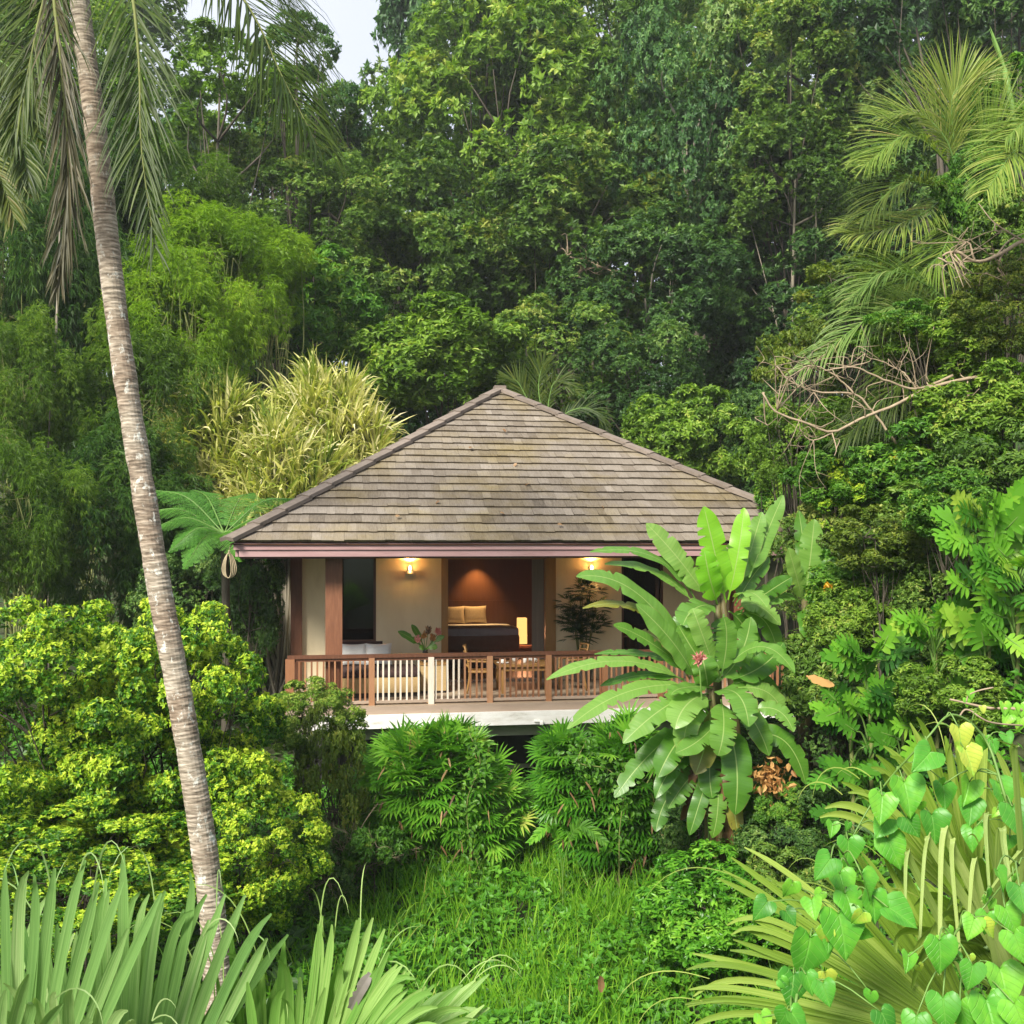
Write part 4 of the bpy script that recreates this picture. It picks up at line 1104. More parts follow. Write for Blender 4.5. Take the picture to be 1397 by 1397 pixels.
def fan_leaf(g, hub, axis, face, spread, n, L, W, droop=.35, power=3.0, tint=.5, fold=.45, lv=.12, S=24):
    """pleated fan: segments joined near the hub, split and bent at the tips"""
    axis = nz(axis); face = np.asarray(face, float); face = nz(face - (face @ axis) * axis); sd = np.cross(axis, face)
    a = np.linspace(-spread / 2, spread / 2, n) + rng.normal(0, .012, n)
    d = axis * np.cos(a)[:, None] + sd * np.sin(a)[:, None] + face * (.10 * np.cos(a * 1.2))[:, None]
    LL = L * (.80 + .20 * np.cos(a * .9)) * rng.uniform(1 - lv, 1 + lv * .5, n)
    nn = face[None] + .22 * sd * np.where(np.arange(n) % 2, 1, -1)[:, None]
    pr = lambda t: (.10 + 1.0 * min(t / .42, 1)) if t < .42 else 1.10 - .30 * (t - .42) / .5 if t < .90 else max(.2, .83 - 6.3 * (t - .90))
    tn = np.clip(tint + rng.normal(0, .13, n), 0, 1)
    bent = rng.random(n) < .5
    side = rng.random(n) < .5
    for sel, dr, pw, gv in ((~bent, droop * rng.uniform(.2, 1.6, n), power, (0, 0, -1.0)), (bent & side, droop * .5 + rng.uniform(1.2, 5.5, n), power + 4.5, (.45, -.4, -1.0)), (bent & ~side, droop * .5 + rng.uniform(1.2, 5.5, n), power + 4.5, (-.45, -.4, -1.0))):
        straps(g, np.repeat(hub[None], n, 0)[sel], d[sel], nn[sel], LL[sel], W, S, dr[sel], pw, tn[sel], 0, pr, fold, grav=gv)
    k = max(2, n // 4); i = rng.integers(0, n, k)          # frayed threads at the tips
    straps(g, hub + d[i] * (LL[i] * .93)[:, None], d[i] + .3 * rdir(k), nn[i], rng.uniform(.18, .42, k) * L, W * .13, 10, rng.uniform(1.5, 4, k), .8, np.clip(tn[i] + .3, 0, 1), 0)


def fan_palm(name, label, base_px, d, leaves, mat, group=None, trunk=True, cat='palm'):
    b = P(*base_px, d); gz = float(ground(b[0], b[1])); base = np.array([b[0], b[1], gz])
    root = thing(name, label, cat, base, 0, group)
    if trunk:
        g = Geo(); h = max(b[2] - gz, .25)
        g.tube(spline([base - [0, 0, .15], base + [0.02, 0, h * .5], base + [0, 0, h]], 8), [.12, .11, .1, .1, .1, .1, .09, .07], 10); g.build('trunk', M['bark'], root, base)
    cr = base + [0, 0, max(b[2] - gz, .25)]
    for (hx, hy, dd, ax, ay, az, face, spread, n, L, W, dr, pw) in leaves:
        g = Geo(); hub = P(hx, hy, d + dd)
        fan_leaf(g, hub, np.array([ax, ay, az], float), face, spread, n, L, W, dr, pw, tint=rng.uniform(.35, .65))
        mid = (cr + hub) / 2 + np.array([0, 0, .12])
        g.tube(spline([cr, mid, hub], 8), np.linspace(.016, .011, 8), 6, 1)
        g.build('fan_leaf', [M[mat], M['stalk']], root, base)


FR = (0, -1, .25)
fan_palm('fan_palm', 'blue green fan palm with upright leaves at the lower left corner', (60, 1760), 4.0, [
    (20, 1660, 0, -.02, -.05, 1, FR, .9, 19, 1.50, .050, .3, 6),
    (130, 1680, .35, .14, .05, 1, FR, .8, 16, 1.50, .050, .5, 5),
    (-50, 1640, .5, -.05, .1, 1, FR, 1.0, 16, 1.40, .048, .3, 6),
    (170, 1660, .2, .22, .05, 1, FR, .5, 12, 1.45, .050, .6, 5),
    (100, 1560, -.45, .02, -.25, .9, (0, -1, .5), 1.2, 16, .75, .042, .9, 3.6),
    (-10, 1540, -.6, -.1, -.3, .9, (0, -1, .5), 1.2, 14, .70, .042, 1.0, 3.4),
], 'fan')
fan_palm('fan_palm', 'green fan palm beneath the foot of the leaning coconut trunk', (330, 1800), 4.6, [
    (280, 1700, .2, .05, 0, 1, FR, .75, 18, 1.36, .050, .12, 4),
    (235, 1695, .55, -.10, .1, 1, FR, .6, 14, 1.30, .048, .15, 4),
    (365, 1712, -.1, .22, -.05, 1, FR, .7, 18, 1.45, .050, .15, 4),
    (290, 1600, -.6, .1, -.3, .9, (0, -1, .5), 1.1, 15, .72, .042, .9, 3.4),
], 'fan_lime')
fan_palm('fan_palm', 'fan palm with long leaves leaning right beside the grass, lower left', (430, 1700), 4.3, [
    (400, 1600, 0, .62, 0, 1, FR, .9, 22, 1.12, .044, .35, 3),
    (375, 1650, -.3, .42, -.2, 1, (0, -1, .4), 1.0, 20, 1.0, .044, .4, 3),
    (450, 1560, .3, 1.0, .1, .62, (0, -.8, .6), .8, 18, .98, .038, .5, 2.6),
    (430, 1500, -.3, .9, -.2, .8, (0, -1, .5), .8, 16, .70, .038, .5, 2.6),
], 'fan_lime')
fan_palm('fan_palm', 'olive fan palm half covered by heart leaf vine, lower right corner', (1380, 1560), 3.6, [
    (1335, 1430, -.1, -1, -.05, .10, (.1, -1, .45), 1.35, 44, 1.02, .026, .5, 2.6),
    (1360, 1470, .1, -.75, 0, .62, (.1, -1, .4), 1.0, 32, .98, .026, .4, 2.6),
    (1300, 1470, -.4, -.9, -.2, -.25, (0, -1, .5), 1.1, 28, .7, .026, .6, 2.4),
    (1430, 1400, .2, -.35, .1, 1, (-.1, -1, .3), 1.3, 30, .8, .028, .6, 3),
], 'fan_olive')
fan_palm('fan_palm', 'olive fan palm with tips curled over behind the heart leaf vine', (1370, 1420), 4.1, [
    (1330, 1250, 0, -.42, 0, 1, FR, .85, 17, .82, .036, 2.6, 4.4),
    (1425, 1260, .1, -.1, 0, 1, FR, .95, 17, .86, .036, 1.6, 4.0),
    (1345, 1290, -.35, -.25, -.35, .75, (0, -1, .5), 1.5, 15, .62, .044, 3.4, 2.2),
    (1420, 1330, -.4, -.1, -.45, .6, (0, -1, .5), 1.5, 14, .58, .042, 3.6, 2.0),
], 'fan_olive')
fan_palm('fan_palm', 'deep green upright fan palm behind the striped strap leaves', (528, 600), 33, [
    (526, 560, 0, 0, 0, 1, (0, -1, .2), 2.6, 30, 1.75, .12, .1, 2),
    (520, 565, .5, -.3, .2, 1, (0, -1, .2), 2.0, 22, 1.5, .12, .1, 2),
    (536, 568, .5, .35, .2, 1, (0, -1, .2), 2.0, 22, 1.5, .12, .1, 2),
], 'tree_light')

# ================================================================== HEART LEAF VINE
HB_A = [0, -.14, -.20, -.10, .10, .36, .62, .83, 1.0]
HB_B = [0, .13, .30, .45, .52, .46, .30, .14, 0]
HB_M = [0, .01, .02, .05, .16, .38, .63, .83, 1.0]


def heart(g, c, size, tipdir, face, tint, fold=.30):
    tipdir = nz(tipdir); face = np.asarray(face, float); face = nz(face - (face @ tipdir) * tipdir); sd = np.cross(tipdir, face)
    k = len(HB_A); a = np.array(HB_A); b = np.array(HB_B); m = np.array(HB_M)
    V = []
    w1, w2 = rng.uniform(-.10, .10, 2); cu = rng.uniform(.1, .5); ph = rng.uniform(0, 6)
    for sg in (0, -1, 1):
        aa = m if sg == 0 else a; bb = sg * b
        cc = fold * np.abs(bb) - cu * np.clip(aa, 0, 1) ** 2 + .14 * np.sin(aa * 9 + ph * sg) * np.abs(bb) + (w1 if sg < 0 else w2) * np.abs(bb) * 2
        V.append(c + size * ((aa - .15)[:, None] * tipdir + bb[:, None] * sd + cc[:, None] * face))
        if sg:                                    # a row halfway keeps the blade rounded
            ah = (aa + m) / 2; bh = bb * .55; ch = fold * np.abs(bh) + .05 - cu * np.clip(ah, 0, 1) ** 2
            V.append(c + size * ((ah - .15)[:, None] * tipdir + bh[:, None] * sd + ch[:, None] * face))
    i = np.arange(k - 1)
    q = lambda r0, r1: np.stack([r0 * k + i, r0 * k + i + 1, r1 * k + i + 1, r1 * k + i], -1)
    AC = np.concatenate([0 * b, -b, -b * .55, b, b * .55])
    g.add(np.vstack(V), [np.vstack([q(0, 2), q(2, 1), q(4, 0), q(3, 4)])], 0, tint, np.tile(m, 5), AC, True)
    v = nz(np.cross(sd, tipdir))
    for j in range(k - 2):
        pass
    g.tube(np.stack([c + size * ((x - .15) * tipdir + (-cu * x * x - .012) * face) for x in np.linspace(0, .97, 6)]), size * np.linspace(.016, .004, 6), 4, 1)


def vines():
    L1 = [(1309, 998, 34, .1, -1, 1), (1319, 1028, 38, .3, -1, .9), (1266, 1030, 40, -.8, -.6, .6), (1235, 1074, 46, .1, -1, .55), (1287, 1076, 48, 0, -1, .55), (1321, 1072, 40, -.4, -1, .5), (1203, 1092, 42, -.2, -1, .6),
          (1208, 1122, 40, -.7, -.7, .45), (1325, 1098, 34, -.3, -1, .5), (1364, 1074, 46, .3, -1, .55), (1384, 1108, 50, .2, -1, .5), (1157, 1152, 48, .0, -1, .5), (1214, 1150, 52, .35, -1, .6), (1272, 1118, 42, .1, -1, .15), (1327, 1136, 30, -.4, -1, .3), (1392, 1150, 40, .2, -1, .2),
          (1240, 1120, 36, .5, -1, .2)]
    L2 = [(1147, 1198, 50, .2, -1, .55), (1178, 1198, 34, .4, -1, .5), (1156, 1226, 44, .4, -1, .55), (1190, 1226, 40, .1, -1, .6), (1218, 1242, 54, .9, -.5, .6), (1146, 1256, 66, .15, -1, .6), (1104, 1288, 62, -.2, -1, .55), (1082, 1336, 54, -.2, -1, .5), (1101, 1334, 36, .3, -1, .4), (1124, 1346, 40, .2, -1, .55),
          (1044, 1234, 36, -.6, -.6, .35), (1074, 1246, 30, .6, -.8, .3), (1130, 1176, 44, -.8, -.8, .5), (1083, 1386, 44, .6, -.7, .4), (1205, 1386, 40, .4, -.8, .15), (1170, 1268, 34, .9, -.6, .5)]
    L3 = [(1282, 1290, 50, .0, -1, .55), (1328, 1258, 40, -.6, -1, .7), (1344, 1264, 30, .8, -.8, .7), (1374, 1244, 44, .3, -.8, .7), (1366, 1330, 60, .1, -1, .65), (1287, 1368, 54, -.1, -1, .5), (1312, 1376, 40, .3, -1, .55), (1348, 1374, 66, .1, -1, .75), (1386, 1376, 46, .2, -1, .7), (1362, 1192, 34, .4, -1, .45),
          (1326, 1322, 44, -.3, -1, .25), (1385, 1280, 40, .2, -1, .4), (1392, 1215, 34, 0, -1, .35), (1250, 1392, 36, -.3, -1, .3)]
    for lst, dz, lab, stem in ((L1, 3.55, 'heart leaf vine climbing over the curled fan palm tips, upper strand', [(1150, 1165), (1200, 1080), (1262, 1010), (1300, 975), (1345, 1010), (1372, 1090), (1395, 1160)]),
                               (L2, 3.05, 'heart leaf vine trailing down the middle of the olive fan palm', [(1150, 1165), (1165, 1200), (1160, 1240), (1130, 1275), (1100, 1310), (1085, 1370), (1080, 1420)]),
                               (L3, 2.95, 'heart leaf vine with big lime leaves in the lower right corner', [(1390, 1180), (1340, 1240), (1300, 1280), (1320, 1330), (1340, 1400), (1345, 1440)])):
        b = P(stem[-1][0], 1480, dz); gz = float(ground(b[0], b[1])); base = np.array([b[0], b[1], gz])
        root = thing('heart_leaf_vine', lab, 'vine', base, 0, 'heart leaf vines over the fan palms')
        sp = [P(x, y, dz + .05 + .06 * math.sin(i * 2.1)) for i, (x, y) in enumerate(stem)]
        if lst is L1:
            sp = sp[::-1]
        low = P(stem[-1][0], 1500, dz + .1)
        s = Geo(); s.tube(spline([base] + ([low] if lst is not L1 else [P(1440, 1330, dz + .2)]) + (sp[::-1] if lst is not L1 else sp), 60), np.linspace(.007, .0025, 60), 6, 0, .4)
        spn = spline(sp, 40)
        for (px, py, r, tx, tz, tint) in lst:
            c = P(px, py, dz + rng.uniform(-.1, .1)); g = Geo()
            size = r * rng.uniform(.74, 1.08) / F * dz
            tdir = np.array([tx, -.45 + rng.normal(0, .15), tz])
            fc = np.array([rng.normal(0, .4), -1, .55 + rng.normal(0, .3)])
            heart(g, c, size, tdir, fc, np.clip(tint + rng.normal(0, .13), 0, 1), rng.uniform(.1, .55))
            at = c - nz(tdir) * size * .15
            j = spn[np.argmin(np.linalg.norm(spn - at, axis=1))]
            s.tube(spline([j, (j + at) / 2 + [0, .02, .03], at], 7), [.0035, .003, .003, .0025, .0025, .0025, .002], 5, 0, .5)
            g.build('leaf', [M['heart'], M['stalk']], root, base)
        for _ in range(16):
            c = spn[rng.integers(2, 38)] + rng.normal(0, .07, 3) * [1, .5, 1]; g = Geo()
            heart(g, c, rng.uniform(.025, .065), rdir(1)[0] * .6 + [0, -.3, -.8], np.array([rng.normal(0, .5), -1, .5 + rng.normal(0, .3)]), rng.uniform(.3, .95), rng.uniform(.1, .6))
            j = spn[np.argmin(np.linalg.norm(spn - c, axis=1))]; s.tube(spline([j, (j + c) / 2 + [0, .01, .02], c], 6), .002, 5, 0, .5)
            g.build('leaf', [M['heart'], M['stalk']], root, base)
        s.build('stem', M['stalk'], root, base)
    # thin dry creeper stem with round young leaves reaching in from the right edge
    d = 3.9; b = P(1450, 1120, d); gz = float(ground(b[0], b[1])); base = np.array([b[0], b[1], gz])
    root = thing('creeper', 'thin pale creeper stem with tiny lime leaves reaching from the right edge', 'vine', base)
    s = Geo()
    s.tube(spline([base, P(1445, 1010, d), P(1397, 970, d), P(1350, 966, d), P(1296, 954, d)], 30), np.linspace(.010, .004, 30), 6)
    s.tube(spline([P(1397, 990, d), P(1350, 985, d - .1), P(1320, 968, d - .1), P(1308, 978, d - .1)], 20), .0035, 5)
    s.tube(spline([P(1318, 958, d), P(1322, 948, d), P(1336, 942, d), P(1355, 938, d)], 12), .003, 5)
    s.build('stem', M['twig'], root, base)
    for px, py, r in ((1323, 945, 9), (1319, 955, 8), (1370, 962, 12), (1382, 966, 12), (1392, 964, 12), (1376, 978, 12), (1392, 982, 13)):
        g = Geo(); heart(g, P(px, py, d), r * 1.5 / F * d, np.array([rng.normal(0, .4), -.3, -1]), np.array([rng.normal(0, .3), -1, .5]), .8); g.build('leaf', [M['heart'], M['stalk']], root, base)


vines()

# ================================================================== BANANA PLANTS
def bent_straps():
    d = 3.35; b = P(1400, 1500, d); base = np.array([b[0], d, float(ground(b[0], d))])
    root = thing('fan_palm', 'pale folded fan palm straps hanging bent among the heart leaves', 'palm', base)
    hub = P(1395, 1420, d + .1)
    tips = [(1290, 1150, 1282, 1330), (1268, 1160, 1255, 1280), (1300, 1165, 1312, 1330), (1345, 1130, 1350, 1220), (1240, 1180, 1235, 1260), (1365, 1150, 1385, 1260), (1385, 1040, 1360, 1010), (1392, 1180, 1340, 1230), (1330, 1190, 1322, 1250)]
    g = Geo()
    for (x, y, x2, y2) in tips:
        k = P(x, y - 12, d - .12); e = P(x2, y2, d - .25); h2 = hub + rng.normal(0, .05, 3)
        ln = np.linalg.norm(k - h2) + np.linalg.norm(e - k)
        fr = np.linalg.norm(k - h2) / ln
        n = 40; t = np.linspace(0, 1, n); kk = np.array([h2, (h2 + k) / 2 + [0, 0, .02], k - nz(k - h2) * .03, k + nz(e - h2) * .012 + [0, -.01, .012], k + (e - k) * .2 + nz(e - h2) * .02, e])
        p = spline(kk, n); T = nz(np.gradient(p, axis=0)); sd = nz(np.cross(nz(k - h2), [0, 1.0, .25]) + .25 * rdir(1)[0]); w = rng.uniform(.010, .017) * np.clip(1.25 - t, .15, 1) ** .7
        nn = nz(np.cross(sd[None], T)); V = np.stack([p - sd * w[:, None] + nn * (w * .4)[:, None], p, p + sd * w[:, None] + nn * (w * .4)[:, None]], 1)
        i = np.arange(n - 1)[:, None] * 3; j = np.arange(2)[None]
        g.add(V.reshape(-1, 3), [np.stack([i + j, i + j + 1, i + 3 + j + 1, i + 3 + j], -1).reshape(-1, 4)], 0, rng.uniform(.2, .7), np.repeat(t, 3) * .9, np.tile([-1, 0, 1], n), True)
    g.tube(spline([base, (base + hub) / 2 + [0, .05, .1], hub], 8), .014, 6, 1)
    g.build('fan_leaf', [M['fan_pale'], M['stalk']], root, base)


bent_straps()


def bp(x, y): return 740 + x / 2.588, 660 + y / 2.588


def banana(label, d, crown_xy, leaves, stems, dead=0):
    cpx = bp(*crown_xy); c = P(*cpx, d); gz = float(ground(c[0], d)); base = np.array([c[0], d, gz])
    root = thing('banana_plant', label, 'plant', base, 0, 'banana plants beside the deck')
    for (sx, r) in stems:
        x = c[0] + sx; g0 = float(ground(x, d)); g = Geo()
        g.tube(spline([(x - sx * .3, d, g0 - .2), (x - sx * .1, d + .05, (g0 + c[2]) / 2), (x - sx * .8, d + .03, c[2] + .1)], 12), np.linspace(r * 1.25, r * .55, 12), 10)
        g.build('pseudostem', M['banana_stem'], root, base)
    for L in leaves:
        (b0, mid, tip, w, dm, dt, m) = L[:7]
        face = np.array(L[7] if len(L) > 7 else (0, -.75, .7), float)
        q0 = P(*bp(*b0), d + rng.uniform(-.05, .05)); q1 = P(*bp(*mid), d + dm); q2 = P(*bp(*tip), d + dt)
        g = Geo(); ln = np.linalg.norm(q1 - q0) + np.linalg.norm(q2 - q1)
        blade(g, [q0, q1, q2], w * .92 / 2.588 / F * d, face, n=48, stem=.10, tear=.11, fold=.26)
        o = g.build('leaf', [M[m], M['stalk']], root, base)
        if m == 'banana_young': o['label'] = 'young lime green upright leaf'
        if m == 'banana_old': o['label'] = 'yellowing old leaf'
    for i in range(dead):
        g = Geo()
        x0, y0 = rng.uniform(535, 640), rng.uniform(780, 1080)
        q0 = P(*bp(x0, y0), d + rng.uniform(-.1, .15)); q2 = P(*bp(x0 + rng.uniform(-60, 50), y0 + rng.uniform(160, 330)), d + rng.uniform(-.15, .2))
        blade(g, [q0, (q0 + q2) / 2 + rng.normal(0, .08, 3), q2], rng.uniform(.10, .22), (rng.normal(0, .5), -1, .2), n=30, stem=.2, tear=.3, fold=.7, wave=.5, ribmat=0)
        g.build('dead_leaf', M['dry'], root, base)['label'] = 'brown withered hanging leaf'
    return root, base


BL = 'banana'; BY = 'banana_young'; BD = 'banana_deep'; BO = 'banana_old'
banana('tall banana plant with lime upright leaves right in front of the eave', 15.2, (620, 420), [
    ((648, 420), (610, 250), (570, 80), 100, -.15, -.2, BY, (0, -1, .15)),
    ((655, 410), (690, 250), (712, 85), 78, -.1, .1, BY, (-.1, -1, .1)),
    ((618, 425), (590, 330), (572, 235), 100, -.3, -.35, BY, (.2, -1, .1)),
    ((585, 410), (480, 265), (366, 140), 92, -.1, -.1, BL, (.1, -.9, .5)),
    ((545, 420), (400, 262), (168, 242), 58, -.2, -.5, BL, (0, -.55, .85)),
    ((540, 430), (400, 312), (220, 284), 54, -.1, -.3, BL, (0, -.55, .85)),
    ((672, 415), (730, 382), (792, 436), 80, -.4, -.8, BL, (.1, -.7, .8)),
    ((608, 430), (540, 440), (496, 500), 105, -.5, -.9, BL, (0, -.6, .8)),
    ((560, 470), (560, 570), (625, 700), 96, -.5, -.7, BL, (-.2, -1, .4)),
    ((700, 360), (740, 220), (775, 100), 74, .4, .6, BL, (0, -1, .3)),
    ((730, 330), (790, 180), (850, 40), 70, .6, .9, BL, (0, -1, .3)),
    ((680, 430), (740, 330), (800, 260), 70, .3, .5, BD, (0, -1, .4)),
    ((660, 450), (720, 520), (760, 640), 90, .2, .1, BD, (.2, -1, .4)),
    ((600, 300), (660, 250), (690, 215), 70, .7, 1.0, BD, (0, -1, .3)),
    ((690, 440), (760, 430), (840, 500), 80, .0, -.1, BL, (.1, -.7, .7)),
    ((690, 460), (780, 480), (830, 600), 80, .1, .1, BD, (.1, -.9, .5)),
    ((700, 450), (800, 380), (880, 330), 70, .4, .6, BD, (0, -1, .4)),
    ((640, 460), (640, 540), (660, 640), 90, -.1, -.2, BD, (0, -1, .4)),
    ((720, 480), (730, 600), (800, 720), 80, .3, .3, BD, (.1, -1, .4)),
    ((570, 440), (500, 480), (470, 560), 80, .1, .1, BD, (-.1, -1, .4)),
], [(0, .09), (.35, .08)])
root2, base2 = banana('low banana plant with long leaves reaching across the white deck edge', 14.5, (590, 740), [
    ((550, 690), (350, 400), (120, 328), 92, -.2, -.5, BL, (.1, -.7, .75)),
    ((545, 700), (460, 560), (330, 425), 96, -.3, -.5, BL, (.2, -.8, .6)),
    ((480, 560), (330, 438), (142, 440), 46, -.1, -.3, BO, (0, -.6, .8)),
    ((515, 705), (280, 626), (15, 692), 62, -.3, -.7, BL, (0, -.6, .85)),
    ((500, 690), (360, 675), (205, 714), 48, -.1, -.2, BD, (0, -.6, .85)),
    ((480, 640), (340, 598), (184, 602), 42, .1, .2, BD, (0, -.5, .9)),
    ((530, 715), (300, 735), (88, 866), 72, -.4, -.8, BL, (-.1, -.7, .75)),
    ((560, 735), (430, 790), (285, 916), 92, -.5, -.8, BL, (-.15, -.8, .65)),
    ((585, 740), (510, 780), (468, 866), 108, -.6, -.9, BL, (-.1, -.8, .6)),
    ((600, 720), (500, 720), (455, 745), 70, -.4, -.7, BL, (0, -.5, .9)),
    ((605, 735), (690, 745), (728, 858), 112, -.6, -.9, BL, (.2, -.8, .6)),
    ((560, 820), (400, 935), (255, 1108), 84, -.3, -.6, BD, (-.2, -.9, .5)),
    ((545, 840), (470, 920), (408, 1036), 96, -.4, -.6, BD, (-.1, -1, .4)),
    ((595, 780), (580, 900), (540, 1026), 100, -.3, -.5, BO, (0, -1, .3)),
    ((650, 850), (685, 990), (680, 1168), 118, -.4, -.5, BD, (.1, -1, .3)),
    ((570, 1000), (510, 1050), (444, 1146), 84, -.1, -.3, BD, (-.1, -1, .4)),
    ((480, 1060), (430, 1130), (400, 1228), 70, 0, -.1, BD, (-.1, -1, .4)),
    ((720, 900), (850, 905), (930, 1062), 86, -.1, -.2, BD, (.2, -.9, .5)),
    ((740, 800), (830, 800), (886, 876), 70, -.1, -.3, BL, (.1, -.8, .6)),
    ((640, 665), (770, 575), (890, 668), 76, -.3, -.6, BL, (.1, -.55, .85)),
    ((585, 730), (575, 660), (560, 600), 100, -.2, -.1, BD, (.1, -1, .2)),
    ((620, 700), (700, 600), (735, 470), 90, .2, .4, BD, (.1, -1, .4)),
    ((650, 720), (760, 700), (830, 780), 90, .3, .3, BD, (.1, -.9, .5)),
    ((520, 690), (430, 570), (350, 520), 60, .3, .5, BO, (.1, -.8, .6)),
    ((600, 760), (520, 830), (500, 960), 90, -.5, -.6, BL, (-.1, -1, .5)),
    ((630, 760), (640, 860), (620, 960), 100, -.6, -.7, BL, (.1, -1, .4)),
    ((660, 760), (740, 830), (800, 960), 90, -.3, -.4, BD, (.2, -1, .4)),
    ((610, 700), (540, 600), (480, 500), 90, -.1, -.1, BD, (.1, -1, .4)),
    ((600, 900), (590, 1010), (600, 1110), 90, -.2, -.3, BD, (0, -1, .3)),
    ((630, 960), (650, 1060), (640, 1190), 80, -.1, -.1, BO, (.1, -1, .3)),
    ((660, 1000), (720, 1080), (760, 1200), 80, .1, .1, BD, (.2, -1, .3)),
    ((700, 1040), (715, 1150), (700, 1290), 70, .2, .2, BD, (.1, -1, .3)),
    ((670, 690), (780, 640), (850, 560), 90, .2, .4, BD, (.1, -1, .4)),
    ((690, 720), (800, 740), (850, 830), 80, .1, .1, BL, (.1, -.8, .6)),
    ((590, 1020), (560, 1110), (520, 1240), 64, -.25, -.35, BD, (-.1, -1, .3)),
    ((610, 1010), (620, 1130), (600, 1250), 66, -.3, -.35, BD, (0, -1, .2)),
    ((640, 1000), (670, 1120), (690, 1240), 66, -.2, -.25, BO, (.1, -1, .3)),
    ((560, 940), (470, 990), (400, 1110), 70, -.3, -.5, BD, (-.1, -1, .4)),
    ((630, 820), (560, 900), (470, 950), 76, -.6, -.9, BL, (-.1, -.9, .6)),
    ((610, 660), (560, 520), (530, 440), 80, -.2, -.2, BL, (.1, -1, .3)),
    ((630, 680), (650, 560), (640, 470), 80, -.2, -.3, BL, (0, -1, .3)),
    ((560, 700), (380, 560), (250, 500), 66, -.1, -.3, BL, (.1, -.7, .7)),
], [(0, .07), (.2, .06)], dead=26)
banana('slim banana plant with grey green leaves at the right end of the eave', 16.2, (930, 430), [
    ((925, 425), (945, 270), (960, 125), 92, 0, .1, BL, (0, -1, .2)),
    ((920, 420), (895, 320), (868, 226), 66, -.2, -.3, BL, (.3, -1, .2)),
    ((940, 420), (985, 330), (1052, 268), 76, -.1, -.2, BD, (-.2, -1, .3)),
    ((945, 425), (1010, 385), (1086, 420), 64, -.3, -.6, BL, (0, -.6, .85)),
    ((915, 425), (860, 395), (790, 430), 64, -.3, -.6, BL, (0, -.6, .85)),
    ((930, 440), (935, 490), (950, 560), 70, -.3, -.5, BD, (0, -1, .4)),
    ((935, 410), (925, 250), (905, 95), 66, .3, .5, BD, (0, -1, .2)),
    ((960, 420), (985, 300), (990, 190), 64, .3, .4, BD, (0, -1, .2)),
], [(0, .12)])
banana('young banana plant half hidden in shrubs, right of the slim one', 16.6, (1060, 440), [
    ((1080, 400), (1110, 330), (1150, 290), 56, 0, 0, BD, (0, -1, .3)),
    ((1100, 400), (1170, 370), (1235, 300), 60, -.1, -.2, BL, (0, -.8, .6)),
    ((1075, 400), (1060, 360), (1030, 400), 44, -.2, -.3, BL, (0, -.7, .7)),
    ((1085, 410), (1060, 480), (1080, 560), 60, -.1, -.2, BD, (0, -1, .4)),
], [(0, .08)])
g = Geo(); c = P(*bp(805, 1030), 14.2); k = 120
pp = c + rng.normal(0, 1, (k, 3)) * [.11, .08, .13]; put(g, pp, rdir(k) + [0, 0, -.6], rdir(k), .13, .07, T_LEAF, rng.random(k))
g.tube(spline([base2 + [.3, 0, 1.2], (base2 + c) / 2 + [.4, 0, .9], c + [0, 0, .1]], 8), .012, 6, 1)
tag(g.build('dead_leaf_cluster', [M['orange'], M['stalk']]), 'orange brown bunch of withered leaves hanging right of the low banana plant', 'dead leaves')
g = Geo(); c = P(*bp(553, 620), 14.0); k = 46
put(g, c + rdir(k) * .035, rdir(k) + [-.2, -.3, .5], rdir(k), .10, .04, T_LEAF, rng.random(k))
g.tube(spline([base2 + [0, 0, 1.6], (base2 + [0, 0, 2.0] + c) / 2, c], 8), .012, 6, 1)
tag(g.build('banana_flower', [M['pink'], M['stalk']]), 'small pink flower among the banana leaves', 'flower')

